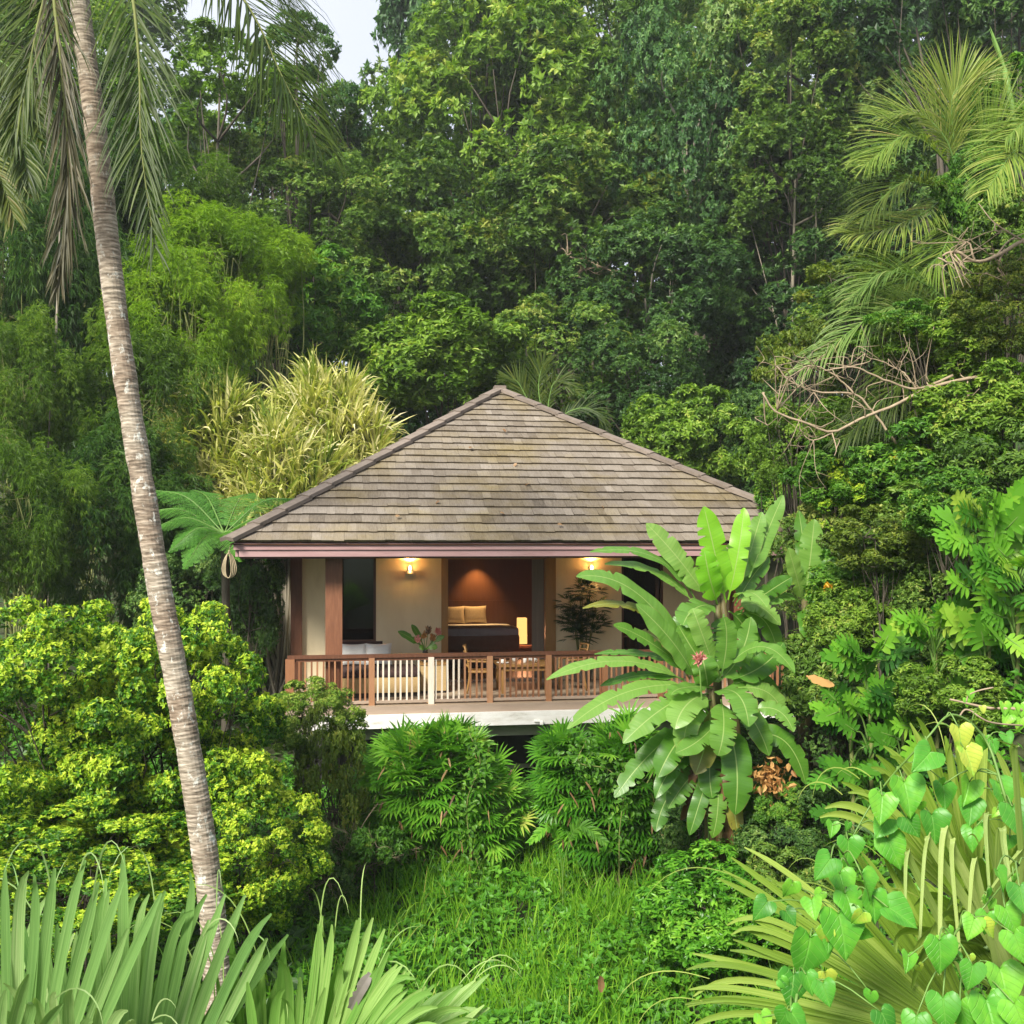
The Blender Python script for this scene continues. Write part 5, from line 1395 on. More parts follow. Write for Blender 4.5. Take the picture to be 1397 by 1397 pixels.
# ================================================================== FOREST
TG = 'tall jungle trees behind the villa'
FOREST = [
    # label, px, py, depth, rx, ry, shape, colour
    ('huge spreading tree rising just right of the sky gap', 712, 190, 47, 175, 170, 'dense0', 'tree_light'),
    ('tall tree with light tufted crown reaching the top edge, right of sky', 668, 60, 50, 98, 110, 'dense1', 'tree'),
    ('dense mid green tree at the top centre behind the huge spreading one', 850, 70, 52, 180, 150, 'dense2', 'tree'),
    ('tufted tree lobe above the roof peak, left of centre', 625, 330, 43, 130, 125, 'dense1', 'tree'),
    ('broad tufted tree directly above the roof peak', 780, 320, 41, 150, 120, 'dense0', 'tree'),
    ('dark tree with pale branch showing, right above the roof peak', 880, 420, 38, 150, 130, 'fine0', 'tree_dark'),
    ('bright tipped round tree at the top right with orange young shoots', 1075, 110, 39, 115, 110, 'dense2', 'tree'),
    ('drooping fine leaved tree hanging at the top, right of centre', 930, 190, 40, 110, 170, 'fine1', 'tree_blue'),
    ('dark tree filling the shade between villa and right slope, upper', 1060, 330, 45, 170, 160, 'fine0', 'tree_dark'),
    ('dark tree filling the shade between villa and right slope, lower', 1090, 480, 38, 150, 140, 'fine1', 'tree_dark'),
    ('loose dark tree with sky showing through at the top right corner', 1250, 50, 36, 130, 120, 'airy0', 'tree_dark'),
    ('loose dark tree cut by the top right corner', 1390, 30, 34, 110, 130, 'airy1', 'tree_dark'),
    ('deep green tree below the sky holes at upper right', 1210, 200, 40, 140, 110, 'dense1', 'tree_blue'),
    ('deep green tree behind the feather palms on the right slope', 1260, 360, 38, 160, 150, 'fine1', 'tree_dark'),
    ('slim light tree below the sky gap, left of the huge one', 510, 220, 46, 95, 105, 'airy0', 'tree_light'),
    ('small airy tree against the pale sky at the top left', 405, 70, 40, 58, 52, 'airy1', 'tree_blue'),
    ('airy grey green tree under the small one against the sky', 430, 170, 44, 85, 75, 'airy0', 'tree_blue'),
    ('shaded fine leaved tree behind the drooping right hand coconut frond', 450, 300, 40, 110, 85, 'fine0', 'tree'),
    ('mid green tufted tree left of the roof peak, over the striped leaves', 545, 400, 40, 115, 100, 'dense2', 'tree'),
    ('light green bushy tree right of the lime bamboo', 420, 430, 34, 95, 75, 'shrub0', 'bright'),
    ('yellow flecked leafy tree just above the left roof hip', 610, 490, 33, 115, 75, 'shrub1', 'tree_light'),
    ('dull green leafy tree right behind the roof peak', 760, 500, 36, 120, 90, 'fine0', 'tree'),
    ('dark leafy tree above the right roof hip', 870, 540, 33, 100, 90, 'fine1', 'tree_dark'),
    ('round bright green bush just beyond the right roof hip', 945, 605, 28.5, 84, 72, 'shrub0', 'tree_light'),
    ('dark bush between the right roof hip and the slope', 1040, 600, 29, 80, 90, 'fine0', 'tree_dark'),
    ('pale green tree behind the coconut fronds at the upper left', 300, 130, 38, 110, 90, 'airy1', 'tree_light'),
    ('green tree hiding the bare stems right of the drooping tree', 1085, 255, 37.5, 110, 95, 'dense1', 'tree'),
    ('pale airy tree low in the sky gap behind the coconut fronds', 330, 200, 45, 100, 80, 'airy0', 'tree_light'),
    ('shaded tree between the pale sky and the lime bamboo', 385, 255, 43, 95, 90, 'fine1', 'tree'),
    ('full green tree under the bright tipped one, right of centre', 1000, 240, 43, 130, 110, 'dense0', 'tree_blue'),
    ('tall tree at the top left corner behind the hanging fronds', 60, 90, 40, 150, 140, 'fine0', 'tree_light'),
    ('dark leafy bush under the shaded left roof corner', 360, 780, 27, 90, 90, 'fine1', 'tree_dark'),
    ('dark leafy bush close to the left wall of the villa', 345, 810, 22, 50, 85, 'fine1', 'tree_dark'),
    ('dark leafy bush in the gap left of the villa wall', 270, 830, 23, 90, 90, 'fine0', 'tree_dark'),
]
for lab, px, py, d, rx, ry, key, mat in FOREST:
    small = ' bush ' in lab
    tree('shrub' if small else 'tree', lab, 'shrub' if small else 'tree', px, py, d, rx, ry, key, mat, TG if not small else 'bushes around the villa', trunk='stem' if small else 'trunk',
         leafy='foliage' if small else 'crown', bark='pale_bark' if rng.random() < .07 else 'bark', limbs=12)
# far rows filling the hillside
k = 0
rows = [(60, -120, 1520, 165, 330, 150, 165), (58, -60, 1460, 165, 520, 130, 150), (70, 640, 1560, 170, 110, 150, 170), (70, -160, 260, 150, 150, 140, 150), (36, 560, 1040, 110, 640, 75, 70)]
for (d, x0, x1, st, py, rx, ry) in rows:
    for px in range(x0, x1, st):
        if d > 50 and 300 < px < 470:
            yy = py + 60
        else:
            yy = py
        key = ['dense0', 'fine0', 'dense2', 'fine1', 'dense1'][k % 5]; mat = ['tree_dark', 'tree', 'tree_blue'][k % 3]
        o = tree('tree', 'dark tree of the hillside forest standing behind the nearer crowns', 'tree', px + rng.uniform(-25, 25), yy + rng.uniform(-25, 25), d + rng.uniform(-2, 2), rx * rng.uniform(.85, 1.15), ry * rng.uniform(.85, 1.15), key, mat, 'far forest trees', limbs=5)
        k += 1


def bare_trunk(label, line, d, r, bark='pale_bark', name='slim_tree'):
    pts = px_pts(line, d); gz = float(ground(pts[0][0], d)); base = np.array([pts[0][0], d, min(gz, pts[0][2])])
    o = thing(name, label, 'tree', base)
    g = Geo(); g.tube(spline([base] + pts, 24), np.linspace(r * 1.15, r * .35, 24), 10); g.build('trunk', M[bark], o, base)
    return o


bare_trunk('pale straight trunk rising behind the right roof hip', [(830, 640), (829, 560), (828, 490), (826, 440)], 34.5, .12)
bare_trunk('dark slim trunk left of the pale straight one', [(812, 640), (812, 560), (808, 490), (804, 450)], 34.5, .08, 'bark')
bare_trunk('thin pale trunk just right of the roof peak', [(722, 560), (720, 510), (716, 455)], 35, .07)
bare_trunk('thin grey trunk straight above the roof peak', [(678, 560), (672, 510), (668, 480)], 35, .06)
bare_trunk('thick reddish broken trunk behind the lime bamboo', [(262, 400), (256, 330), (262, 278)], 35, .55, 'bark')
bare_trunk('slender grey trunk among the dark bamboo at left', [(66, 700), (72, 560), (78, 420), (82, 300)], 24.5, .05)
bare_trunk('slender brown trunk under the bamboo at far left', [(62, 760), (64, 660), (68, 560)], 23.8, .045, 'bark')

# ================================================================== BAMBOO
BG = 'bamboo clumps left of the villa'
for lab, px, py, d, rx, ry, key, mat in [
    ('lime green feathery bamboo clump, upper, between trunk and striped leaves', 310, 365, 30, 105, 88, 'plume0', 'bamboo_lime'),
    ('lime green feathery bamboo clump, lower, beside the coconut trunk', 245, 440, 28, 95, 110, 'plume1', 'bamboo_lime'),
    ('lime green feathery bamboo plume at the right end of the lime ones', 365, 345, 31, 55, 48, 'plume1', 'bamboo_lime'),
    ('mid green bamboo clump right behind the coconut trunk', 200, 560, 26, 95, 130, 'plume0', 'bamboo'),
    ('dark tall bamboo clump at the left edge below the hanging fronds', 20, 330, 28, 110, 190, 'plume1', 'bamboo_dark'),
    ('yellowish bamboo clump at the left edge, middle height', 20, 520, 24, 80, 95, 'plume0', 'bamboo'),
    ('dark bamboo clump between the left edge and the coconut trunk', 110, 470, 29, 100, 190, 'plume1', 'bamboo_dark'),
    ('olive bamboo clump low at the left edge', 30, 690, 22, 90, 110, 'plume1', 'bamboo'),
    ('deep green bamboo clump low behind the coconut trunk', 150, 700, 24, 110, 130, 'plume0', 'bamboo_dark'),
    ('shaded bamboo clump under the tree fern', 240, 760, 25, 80, 110, 'plume1', 'bamboo_dark'),
    ('pale bamboo clump above the lime ones behind hanging fronds', 200, 260, 34, 110, 90, 'plume1', 'bamboo'),
    ('deep green bamboo clump behind the hanging left fronds', 110, 250, 33, 100, 110, 'plume0', 'bamboo_dark'),
]:
    tree('bamboo_clump', lab, 'bamboo', px, py, d, rx, ry, key, mat, BG, trunk='culm', leafy='foliage', bark='culm', tr=.012, limbs=7, stems=6)

# ================================================================== STRIPED STRAP LEAF CLUMPS
def strap_clump(label, px, py, d, rx, ry, heads, seed):
    c = P(px, py + ry, d); gz = float(ground(c[0], d)); base = np.array([c[0], d, min(gz, c[2])])
    o = thing('screw_pine', label, 'plant', base, 0, 'striped strap leaf plants behind the roof')
    Rx, Rz = rx / F * d, 2 * ry / F * d
    g = Geo(); st = Geo()
    for i in range(heads):
        dr = rdir(1)[0]; dr[2] = abs(dr[2]); dr[1] = -abs(dr[1]) * .6 if rng.random() < .75 else abs(dr[1]) * .6
        r = rng.uniform(.45, 1) ** .5
        hp = c + dr * np.array([Rx, Rx * .8, Rz]) * r * .82
        k = rng.integers(22, 34)
        a = rng.uniform(0, 6.28, k); e = rng.uniform(.05, 1.2, k)
        up = nz(np.array([dr[0] * .35, dr[1] * .35 - .1, 1.0]))
        s1 = nz(np.cross(up, [1, .2, .1])); s2 = np.cross(up, s1)
        dd = up * np.cos(e)[:, None] + (s1 * np.cos(a)[:, None] + s2 * np.sin(a)[:, None]) * np.sin(e)[:, None]
        hd = rng.normal(0, .10)
        L = rng.uniform(.55, 1.35, k)
        straps(g, hp + rng.normal(0, .04, (k, 3)), dd, np.cross(dd, np.cross(up, dd) + 1e-4) * -1 + .6 * rdir(k), L, rng.uniform(.05, .085, k), 6, rng.uniform(.3, 3.0, k), 2.2, np.clip(.62 + hd + rng.normal(0, .2, k), 0, 1), fold=.4)
        # withered straps below the head hang straight down
        k2 = 7
        straps(g, hp + rng.normal(0, .06, (k2, 3)), rdir(k2) * .5 + [0, -.2, -.4], rdir(k2), rng.uniform(.5, 1.1, k2), .05, 4, 1.6, 1, np.clip(rng.normal(.72, .12, k2), 0, 1), fold=.3)
        if i % 2 == 0:
            st.tube(spline([base + rng.normal(0, .25, 3) * [1, 1, 0], (base + hp) / 2 + rng.normal(0, .2, 3), hp], 7), .035, 6)
    g.build('foliage', M['strap'], o, base); st.build('stem', M['pale_bark'], o, base)


strap_clump('tall cream striped strap leaf clump at the left roof hip', 440, 580, 27.5, 118, 98, 125, 1)
strap_clump('greener striped strap leaf clump beside the lime bamboo', 300, 590, 26.5, 92, 80, 90, 2)
strap_clump('striped strap leaf clump half sunk behind the low end of the left hip', 385, 640, 26, 100, 78, 56, 3)

# ================================================================== TREE FERN
def tree_fern():
    d = 20.6; c = P(306, 728, d); gz = float(ground(c[0], d)); base = np.array([c[0], d, gz])
    o = thing('tree_fern', 'tree fern with flat lacy fronds beside the left roof corner', 'fern', base)
    g = Geo(); g.tube(spline([base - [0, 0, .2], (base + c) / 2 + [.05, 0, 0], c], 12), np.linspace(.10, .075, 12), 10); g.build('trunk', M['bark'], o, base)
    tips = [(208, 668, .5), (205, 722, -.3), (252, 775, -1.1), (330, 765, -1.4), (402, 722, -.7), (405, 680, .5), (345, 672, 1.4), (262, 668, 1.3), (190, 700, .1), (232, 752, -.8)]
    for tx, ty, dz in tips:
        g = Geo(); e = P(tx, ty, d + dz); m = (c + e) / 2 + np.array([0, 0, .27])
        p = spline([c, m, e], 40); T = nz(np.gradient(p, axis=0)); up = np.array([0, -.35, 1.0])
        Nn = nz(up - (T @ up)[:, None] * T); S = np.cross(T, Nn); n = 24
        t = np.linspace(.14, .98, n); ix = (t * 39).astype(int)
        for sg in (-1, 1):
            L = .42 * np.clip((t - .05) * 4, .2, 1) * np.clip((1.05 - t) * 2.2, .06, 1)
            pd = nz(sg * S[ix] * .9 + T[ix] * .5 + [0, 0, -.16])
            for i in range(n):
                m_ = 13; q = np.linspace(.06, 1, m_)
                pp = p[ix[i]] + pd[i] * (L[i] * q)[:, None] + np.array([0, 0, -.10]) * (L[i] * q ** 2)[:, None]
                wd = .075 * (1 - .75 * q); tn = np.clip(.45 + rng.normal(0, .12, m_), 0, 1)
                for s2 in (-1, 1):
                    dd = nz(np.cross(Nn[ix[i]], pd[i]))[None] * s2 + pd[i] * .35
                    put(g, pp, np.repeat(dd, m_, 0), np.repeat(Nn[ix[i]][None], m_, 0), wd, .026, T_DIA, tn)
        g.tube(p, np.linspace(.018, .004, 40), 5, 1)
        g.build('frond', [M['fern'], M['stalk']], o, base)


tree_fern()

# ================================================================== SHRUBS BELOW AND LEFT
SG = 'yellow green bushes left of the deck'
for lab, px, py, d, rx, ry, key, mat in [
    ('yellow green small leaved bush at the left edge, lower left of the trunk', 70, 990, 13.6, 170, 170, 'small0', 'yellow'),
    ('yellow green small leaved bush right behind the coconut trunk', 232, 990, 14.2, 150, 165, 'small1', 'yellow'),
    ('yellow green small leaved bush filling between the edge one and the trunk', 165, 1075, 14.1, 150, 120, 'small0', 'yellow'),
    ('low yellow green bush at the foot of the coconut trunk', 330, 1160, 13.8, 115, 110, 'small0', 'yellow'),
    ('shaded yellow green bush behind the upright fan palm leaves', 110, 1190, 12.8, 190, 100, 'small1', 'yellow'),
    ('small dark green bush at the left end of the deck', 425, 985, 17.2, 66, 58, 'small1', 'tree_light'),
    ('grey brown half dry bush left of the round fan leaved shrub', 455, 1075, 16.4, 52, 118, 'airy0', 'olive'),
    ('dark bush in the shade below the half dry one', 420, 1190, 15.6, 70, 70, 'fine0', 'tree_dark'),
]:
    tree('shrub', lab, 'shrub', px, py, d, rx, ry, key, mat, SG if 'yellow' in lab else 'bushes below the deck', trunk='stem', leafy='foliage', tr=.03, limbs=16, stems=3)


def dry_twigs(label, px, py, d, n, L):
    c = P(px, py, d); gz = float(ground(c[0], d)); base = np.array([c[0], d, min(gz, c[2] - .2)])
    o = thing('bare_shrub', label, 'shrub', base)
    g = Geo()

    def grow(p, dr, l, r, lev):
        q = p + dr * l
        g.tube(spline([p, (p + q) / 2 + rng.normal(0, .07, 3) * l, q], 6), np.linspace(r, r * .6, 6), 5)
        if lev:
            for i in range(rng.integers(2, 4)):
                grow(p + dr * l * rng.uniform(.5, 1), nz(dr + .75 * rdir(1)[0]), l * rng.uniform(.55, .8), r * .6, lev - 1)
    for i in range(n):
        grow(base + rng.normal(0, .12, 3) * [1, 1, 0], nz(np.array([rng.normal(0, .35), rng.normal(-.2, .3), 1])), L * rng.uniform(.7, 1.1), .014, 4)
    g.build('branch', M['twig'], o, base)


dry_twigs('bare grey twigs of a dead shrub between the half dry bush and the deck', 465, 1180, 16.0, 7, .75)


def fan_shrub(label, px, py, d, rx, ry, n, lobes, tone=.45):
    """dense clump of small split fans"""
    c = P(px, py, d); gz = float(ground(c[0], d)); base = np.array([c[0], d, min(gz, c[2] - ry / F * d * .7)])
    o = thing('lady_palm', label, 'shrub', base, 0, 'round fan leaved shrubs under the deck')
    R = np.array([rx, 0, ry]) / F * d; R[1] = R[0] * .85
    g = Geo(); st = Geo()
    lp = np.array([l_[2] ** 2 for l_ in lobes]); lp = lp / lp.sum()
    m = 9; an = np.linspace(-1.15, 1.15, m)
    hubs = []; D = []
    for i in range(n):
        dr = rdir(1)[0]; dr[1] = -abs(dr[1]) if rng.random() < .8 else abs(dr[1])
        if dr[2] < -.65: dr[2] *= -.5
        lb = lobes[rng.choice(len(lobes), p=lp)]
        lump = .86 + .10 * math.sin(dr[0] * 5.1 + n) * math.cos(dr[2] * 4.3 + 1.7) + .09 * math.sin(9 * dr[0] + 7 * dr[2] + n)
        h = c + np.array([lb[0], -.15 * lb[0] ** 2, lb[1]]) * R + dr * R * lb[2] * (lump * (1.15 if rng.random() < .06 else 1)) * rng.uniform(.55, 1) ** .4
        ax = nz(dr * [1, 1, .7] + .45 * rdir(1)[0] + [0, -.1, .12]); up = nz(np.array([0, -.45, 1]) + .35 * rdir(1)[0]); up = nz(up - (up @ ax) * ax); sd = np.cross(ax, up)
        dd = ax * np.cos(an)[:, None] + sd * np.sin(an)[:, None]
        hubs.append(np.repeat(h[None], m, 0)); D.append((dd, np.repeat(up[None], m, 0)))
        if i % 9 == 0:
            st.tube(spline([base + rng.normal(0, .2, 3) * [1, 1, 0], (base + h) / 2 + rng.normal(0, .1, 3), h], 6), .012, 5)
    hubs = np.vstack(hubs); dd = np.vstack([a for a, b in D]); up = np.vstack([b for a, b in D]); k = len(hubs)
    tn = np.repeat(rng.normal(tone, .17, n), m) + rng.normal(0, .08, k)
    straps(g, hubs, dd, up, np.repeat(rng.uniform(.75, 1.35, n), m) * rng.uniform(.24, .36, k), .046, 4, rng.uniform(.2, 1.0, k), 1.5, np.clip(tn, 0, 1), fold=.25)
    k = 60; dr = rdir(k); dr[:, 1] = -np.abs(dr[:, 1])
    straps(g, c + dr * R * .9, rdir(k) * .5 + [0, -.2, -.8], rdir(k), rng.uniform(.15, .3, k), .035, 3, .8, 1, rng.random(k), 1, fold=.3)
    g.build('foliage', [M['rhapis'], M['dry']], o, base); st.build('stem', M['culm'], o, base)


fan_shrub('round fan leaved shrub under the middle of the deck', 598, 1085, 17.3, 122, 106, 1050, [(-.1, .12, .82), (.42, -.18, .66), (-.5, -.32, .56), (.15, .5, .42), (-.3, .42, .40)])
fan_shrub('taller fan leaved shrub under the deck, left of the banana trunk', 835, 1080, 17.0, 104, 112, 900, [(.2, .2, .70), (-.48, .05, .50), (-.2, -.4, .55), (.5, -.25, .55), (-.62, .42, .34)], .30)


def creeper(label, line, d, n, leaf, mat, spread=.12):
    pts = px_pts(line, d); gz = float(ground(pts[-1][0], d)); base = np.array([pts[-1][0], d, min(gz, pts[-1][2])])
    o = thing('creeper', label, 'vine', base, 0, 'light creepers on the fan leaved shrubs')
    p = spline(pts + [base], 40); g = Geo(); g.tube(p, .008, 5); g.build('stem', M['culm'], o, base)
    i = rng.integers(0, 34, n); q = p[i] + rng.normal(0, spread, (n, 3)) * [1, .6, .8]
    g = Geo(); put(g, q, rdir(n) * [1, .5, 1] + [0, -.5, -.2], np.array([[0, -1, .7]]) + .5 * rdir(n), rng.uniform(.6, 1.2, n) * leaf, leaf * .55, T_LEAF, np.clip(rng.normal(.5, .18, n), 0, 1))
    g.build('foliage', M[mat], o, base)


creeper('light green creeper running down the front of the round fan leaved shrub', [(640, 1000), (655, 1040), (638, 1090), (640, 1140), (655, 1190)], 16.2, 190, .10, 'bright', .10)
creeper('light green creeper over the top of the taller fan leaved shrub', [(800, 1010), (790, 1040), (830, 1050), (850, 1080), (845, 1140)], 15.9, 240, .10, 'bright', .17)
tree('sapling', 'small broad leaved sapling at the left foot of the round shrub', 'plant', 510, 1160, 15.8, 38, 44, 'broad0', 'bright', None, trunk='stem', leafy='foliage', tr=.02, limbs=8)

d = 15.6; c = P(768, 1150, d); gz = float(ground(c[0], d)); base = np.array([c[0], d, gz])
o = thing('fern', 'single lime fern frond in front of the taller fan leaved shrub', 'fern', base)
g = Geo(); frond(g, [base, base + [.02, -.05, (c[2] - gz) * .8], P(790, 1128, d - .2), P(826, 1150, d - .4)], 34, .26, .035, 1.1, .5, (0, -.6, .8), rr=.008, S=3, start=.5); g.build('frond', [M['bright'], M['stalk']], o, base)
g = Geo(); frond(g, [base, base + [-.02, -.05, (c[2] - gz) * .7], P(752, 1130, d - .2), P(722, 1150, d - .4)], 30, .22, .035, 1.1, .5, (0, -.6, .8), rr=.008, S=3, start=.55); g.build('frond', [M['rhapis'], M['stalk']], o, base)

# ================================================================== RIGHT SLOPE
RG = 'shrubs on the right slope'
for lab, px, py, d, rx, ry, key, mat in [
    ('bright broad leaved tree at the right edge above the feather palms', 1385, 150, 20, 75, 70, 'shrub0', 'bright'),
    ('bright leafy branch mass between the two golden palm fronds', 1330, 270, 18, 48, 62, 'shrub1', 'bright'),
    ('olive brown fine leaved bush at the right edge, middle height', 1375, 420, 15.5, 72, 70, 'small0', 'olive'),
    ('loose pale leaved bush at the tips of the bare branches', 1085, 500, 19, 62, 70, 'airy0', 'olive'),
    ('yellowish loose bush above the low grey green palm frond', 1180, 385, 20, 85, 55, 'airy1', 'olive'),
    ('leafy bush over the bare branch fork at the right', 1290, 470, 16.5, 85, 55, 'shrub0', 'tree_light'),
    ('green broad leaved bush below the bare branches at the right edge', 1345, 560, 15.8, 90, 62, 'shrub1', 'tree_light'),
    ('round bright bush beyond the right end of the roof', 1105, 665, 21, 66, 52, 'shrub1', 'bright'),
    ('yellow flecked bush right of the round bright one', 1195, 690, 17, 95, 75, 'small0', 'yellow'),
    ('cream flecked thin leaved bush under the broad leaved bush', 1280, 640, 16, 95, 70, 'shrub1', 'bright'),
    ('leafy bush hiding the stems left of the bare branches', 1075, 605, 18.2, 60, 62, 'fine0', 'tree_light'),
    ('light leafy bush on the tips under the bare branches', 1150, 650, 16.8, 70, 48, 'shrub0', 'bright'),
    ('light leafy spray above the bare branch fork', 1235, 445, 16.2, 60, 38, 'airy1', 'bright'),
    ('leafy green bush filling the slope between roof end and bare branches', 1130, 610, 18.5, 70, 60, 'shrub1', 'tree_light'),
    ('dark green bush under the bare branch fork', 1215, 590, 17.6, 90, 70, 'fine0', 'tree'),
    ('mid green bush at the right edge above the topmost lobed plant', 1380, 650, 14.6, 90, 70, 'shrub0', 'tree'),
    ('green bush below the cream flecked one', 1270, 740, 15.2, 110, 70, 'shrub0', 'tree'),
    ('mid green bush right behind the slim banana plant', 1130, 770, 17.4, 80, 80, 'fine1', 'tree'),
    ('light green bush in front of the topmost lobed plant', 1300, 690, 13.4, 60, 45, 'shrub1', 'bright'),
    ('yellow green bush left of the middle lobed plant', 1190, 740, 14.6, 60, 45, 'shrub0', 'olive'),
    ('fresh green bush right of the slim banana plant', 1160, 845, 14.9, 55, 45, 'shrub1', 'tree_light'),
    ('fresh green bush low between lobed plants and the thin creeper', 1300, 950, 12.6, 70, 50, 'shrub0', 'tree_light'),
    ('dense green bush low beside the lobed plants, left side', 1140, 920, 15.2, 80, 80, 'shrub1', 'tree'),
    ('dense green bush between the lobed leaf plants', 1300, 830, 14.0, 90, 80, 'fine0', 'tree'),
    ('leafy bush beside the golden frond at the right edge', 1375, 320, 17, 60, 60, 'shrub0', 'tree'),
    ('dark leafy bush behind the low grey green palm frond', 1200, 470, 19.5, 110, 80, 'fine1', 'tree'),
    ('dull loose bush right of the young banana plant', 1215, 800, 15.6, 100, 62, 'shrub1', 'bright'),
    ('dark leafy bush under the dull loose one', 1180, 860, 15.9, 90, 70, 'fine0', 'tree_light'),
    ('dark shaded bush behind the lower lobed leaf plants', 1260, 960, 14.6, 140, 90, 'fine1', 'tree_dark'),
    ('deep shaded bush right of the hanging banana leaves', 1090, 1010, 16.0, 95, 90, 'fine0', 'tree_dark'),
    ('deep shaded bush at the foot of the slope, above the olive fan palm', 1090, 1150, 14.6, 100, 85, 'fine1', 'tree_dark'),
    ('low ferny dark bush hiding the foot of the banana plants', 985, 1240, 13.7, 105, 72, 'shrub1', 'rhapis'),
    ('small leafy bush right of the banana foot', 1075, 1225, 13.4, 70, 60, 'shrub0', 'tree'),
    ('dark bush behind the withered banana leaves', 960, 1130, 16.4, 90, 90, 'fine0', 'tree_dark'),
    ('small light green bush under the orange brown leaf bunch', 1065, 1105, 14.3, 36, 36, 'shrub0', 'bright'),
    ('shaded bush at the right edge behind the thin creeper', 1390, 900, 13.6, 80, 100, 'fine0', 'tree_dark'),
]:
    tree('shrub', lab, 'shrub', px, py, d, rx, ry, key, mat, RG, trunk='stem', leafy='foliage', tr=.03, limbs=12, stems=2)


def lobed_leaf(g, c, L, W, d, face, tint):
    """deeply cut leaf: midrib with broad lobes"""
    d = nz(d); face = np.asarray(face, float); face = nz(face - (face @ d) * d); s = np.cross(d, face)
    n = 6; t = np.linspace(.05, .84, n)
    pr = np.sin(np.pi * (t * .78 + .2)) ** .7
    for sg in (-1, 1):
        a = np.linspace(1.75, .55, n)
        dd = d * np.cos(a)[:, None] + sg * s * np.sin(a)[:, None] + face * .12
        p = c + d * (t * L)[:, None] - face * (.18 * L * t ** 2)[:, None]
        straps(g, p, dd, np.repeat(face[None], n, 0) + .15 * rdir(n), W * pr * rng.uniform(.85, 1.1, n), L * .165, 5, .7, 1.2, np.clip(tint + rng.normal(0, .05, n), 0, 1), 0, lambda t: .75 + .35 * math.sin(3.1 * t) if t < .7 else max(.06, 1.2 - 1.15 * ((t - .4) / .6) ** 2), .2)
    straps(g, c[None] - d * .0, d[None], face[None], L, L * .30, 6, .25, 1.5, tint, 0, lambda t: .5 + .6 * math.sin(math.pi * min(t * .9 + .05, 1)) if t < .99 else .05, .1)
    g.tube(np.stack([c + d * L * x - face * (.10 * L * x * x - .006) for x in np.linspace(0, .9, 6)]), np.linspace(.010, .003, 6), 5, 1)


def philodendron(label, px, py, d, leaves, L, tint):
    c = P(px, py, d); gz = min(float(ground(c[0], d)), c[2] - .3); base = np.array([c[0], d, gz])
    o = thing('split_leaf_plant', label, 'plant', base, 0, 'lobed leaf plants on the right slope')
    g = Geo(); g.tube(spline([base - [0, 0, .1], (base + c) / 2 + [.04, 0, 0], c - [0, 0, .1]], 8), .028, 8); g.build('stem', M['culm'], o, base)
    top, leaves = c, int(leaves * 1.7)
    for i in range(leaves):
        c = top - np.array([0, 0, (top[2] - gz) * .75 * max(0, i / leaves - .45) / .55])
        a = 6.283 * i / leaves * 1.618 * 3; e = rng.uniform(-.1, 1.1)
        dr = nz(np.array([math.cos(a), -abs(math.sin(a)) * .55 - .1, .1 + .95 * e]))
        pl = L * rng.uniform(.5, 1.0); h = c + dr * pl * .9 + [0, 0, .08]
        g = Geo()
        ld = nz(dr * [1, .7, 1] + [0, 0, rng.uniform(-.55, .35)])
        lobed_leaf(g, h, L * rng.uniform(.6, 1.25), L * rng.uniform(.4, .56), ld, np.array([0, -1, .6]) + .45 * rdir(1)[0], np.clip(tint + rng.normal(0, .2), 0, 1))
        g.tube(spline([c - [0, 0, .1], (c + h) / 2 + [0, 0, .05], h], 8), np.linspace(.014, .009, 8), 6, 1)
        g.build('leaf', [M['philo'], M['stalk']], o, base)


philodendron('bright lobed leaf plant at the right edge, topmost of the lobed plants', 1345, 745, 12.6, 18, .44, .66)
philodendron('bright lobed leaf plant below the topmost one, nearer the edge', 1385, 800, 12.4, 14, .42, .58)
philodendron('bright upright lobed leaf plant in the middle of the right slope', 1275, 880, 12.9, 15, .40, .70)
philodendron('lobed leaf plant with brown tipped leaf right of the banana plants', 1185, 915, 13.6, 16, .38, .55)
philodendron('dark lobed leaf plant between the bright ones', 1330, 880, 13.4, 15, .42, .22)
philodendron('dark lobed leaf plant low on the slope above the curled fan palm', 1230, 975, 13.2, 16, .38, .28)
philodendron('mid green lobed leaf plant under the middle bright one', 1160, 985, 13.8, 14, .36, .42)
philodendron('dark lobed leaf plant at the right edge under the bright pair', 1385, 920, 12.9, 14, .42, .2)

# bare forked branches reaching out over the right slope
def bare_branch(label, d, lines, rooted=True):
    b0 = px_pts(lines[0][0], d)[0]; gz = float(ground(b0[0], d)); base = np.array([b0[0], d, min(gz, b0[2] - .2)])
    if not rooted:
        base = b0
    o = thing('bare_branch', label, 'branch', base)
    g = Geo()
    if rooted: g.tube(spline([base, (base + b0) / 2 + [.1, 0, 0], b0], 8), lines[0][1] * 1.3, 8)
    for i, (ln, r) in enumerate(lines):
        p = px_pts(ln, d)
        g.tube(spline(p, 26) + np.cumsum(rng.normal(0, .006, (26, 3)), 0), np.linspace(r, r * .45, 26), 7)
        for k in range(11):
            s = p[rng.integers(1, len(p))]; e = s + rdir(1)[0] * [1, .6, 1] * rng.uniform(.3, 1.0)
            m = (s + e) / 2 + rng.normal(0, .12, 3)
            g.tube(spline([s, m, e], 9), np.linspace(r * .42, r * .15, 9), 5)
            e2 = m + rdir(1)[0] * rng.uniform(.2, .5); g.tube(spline([m, (m + e2) / 2 + rng.normal(0, .05, 3), e2], 6), np.linspace(r * .3, r * .1, 6), 4)
    g.build('branch', M['twig'], o, base)


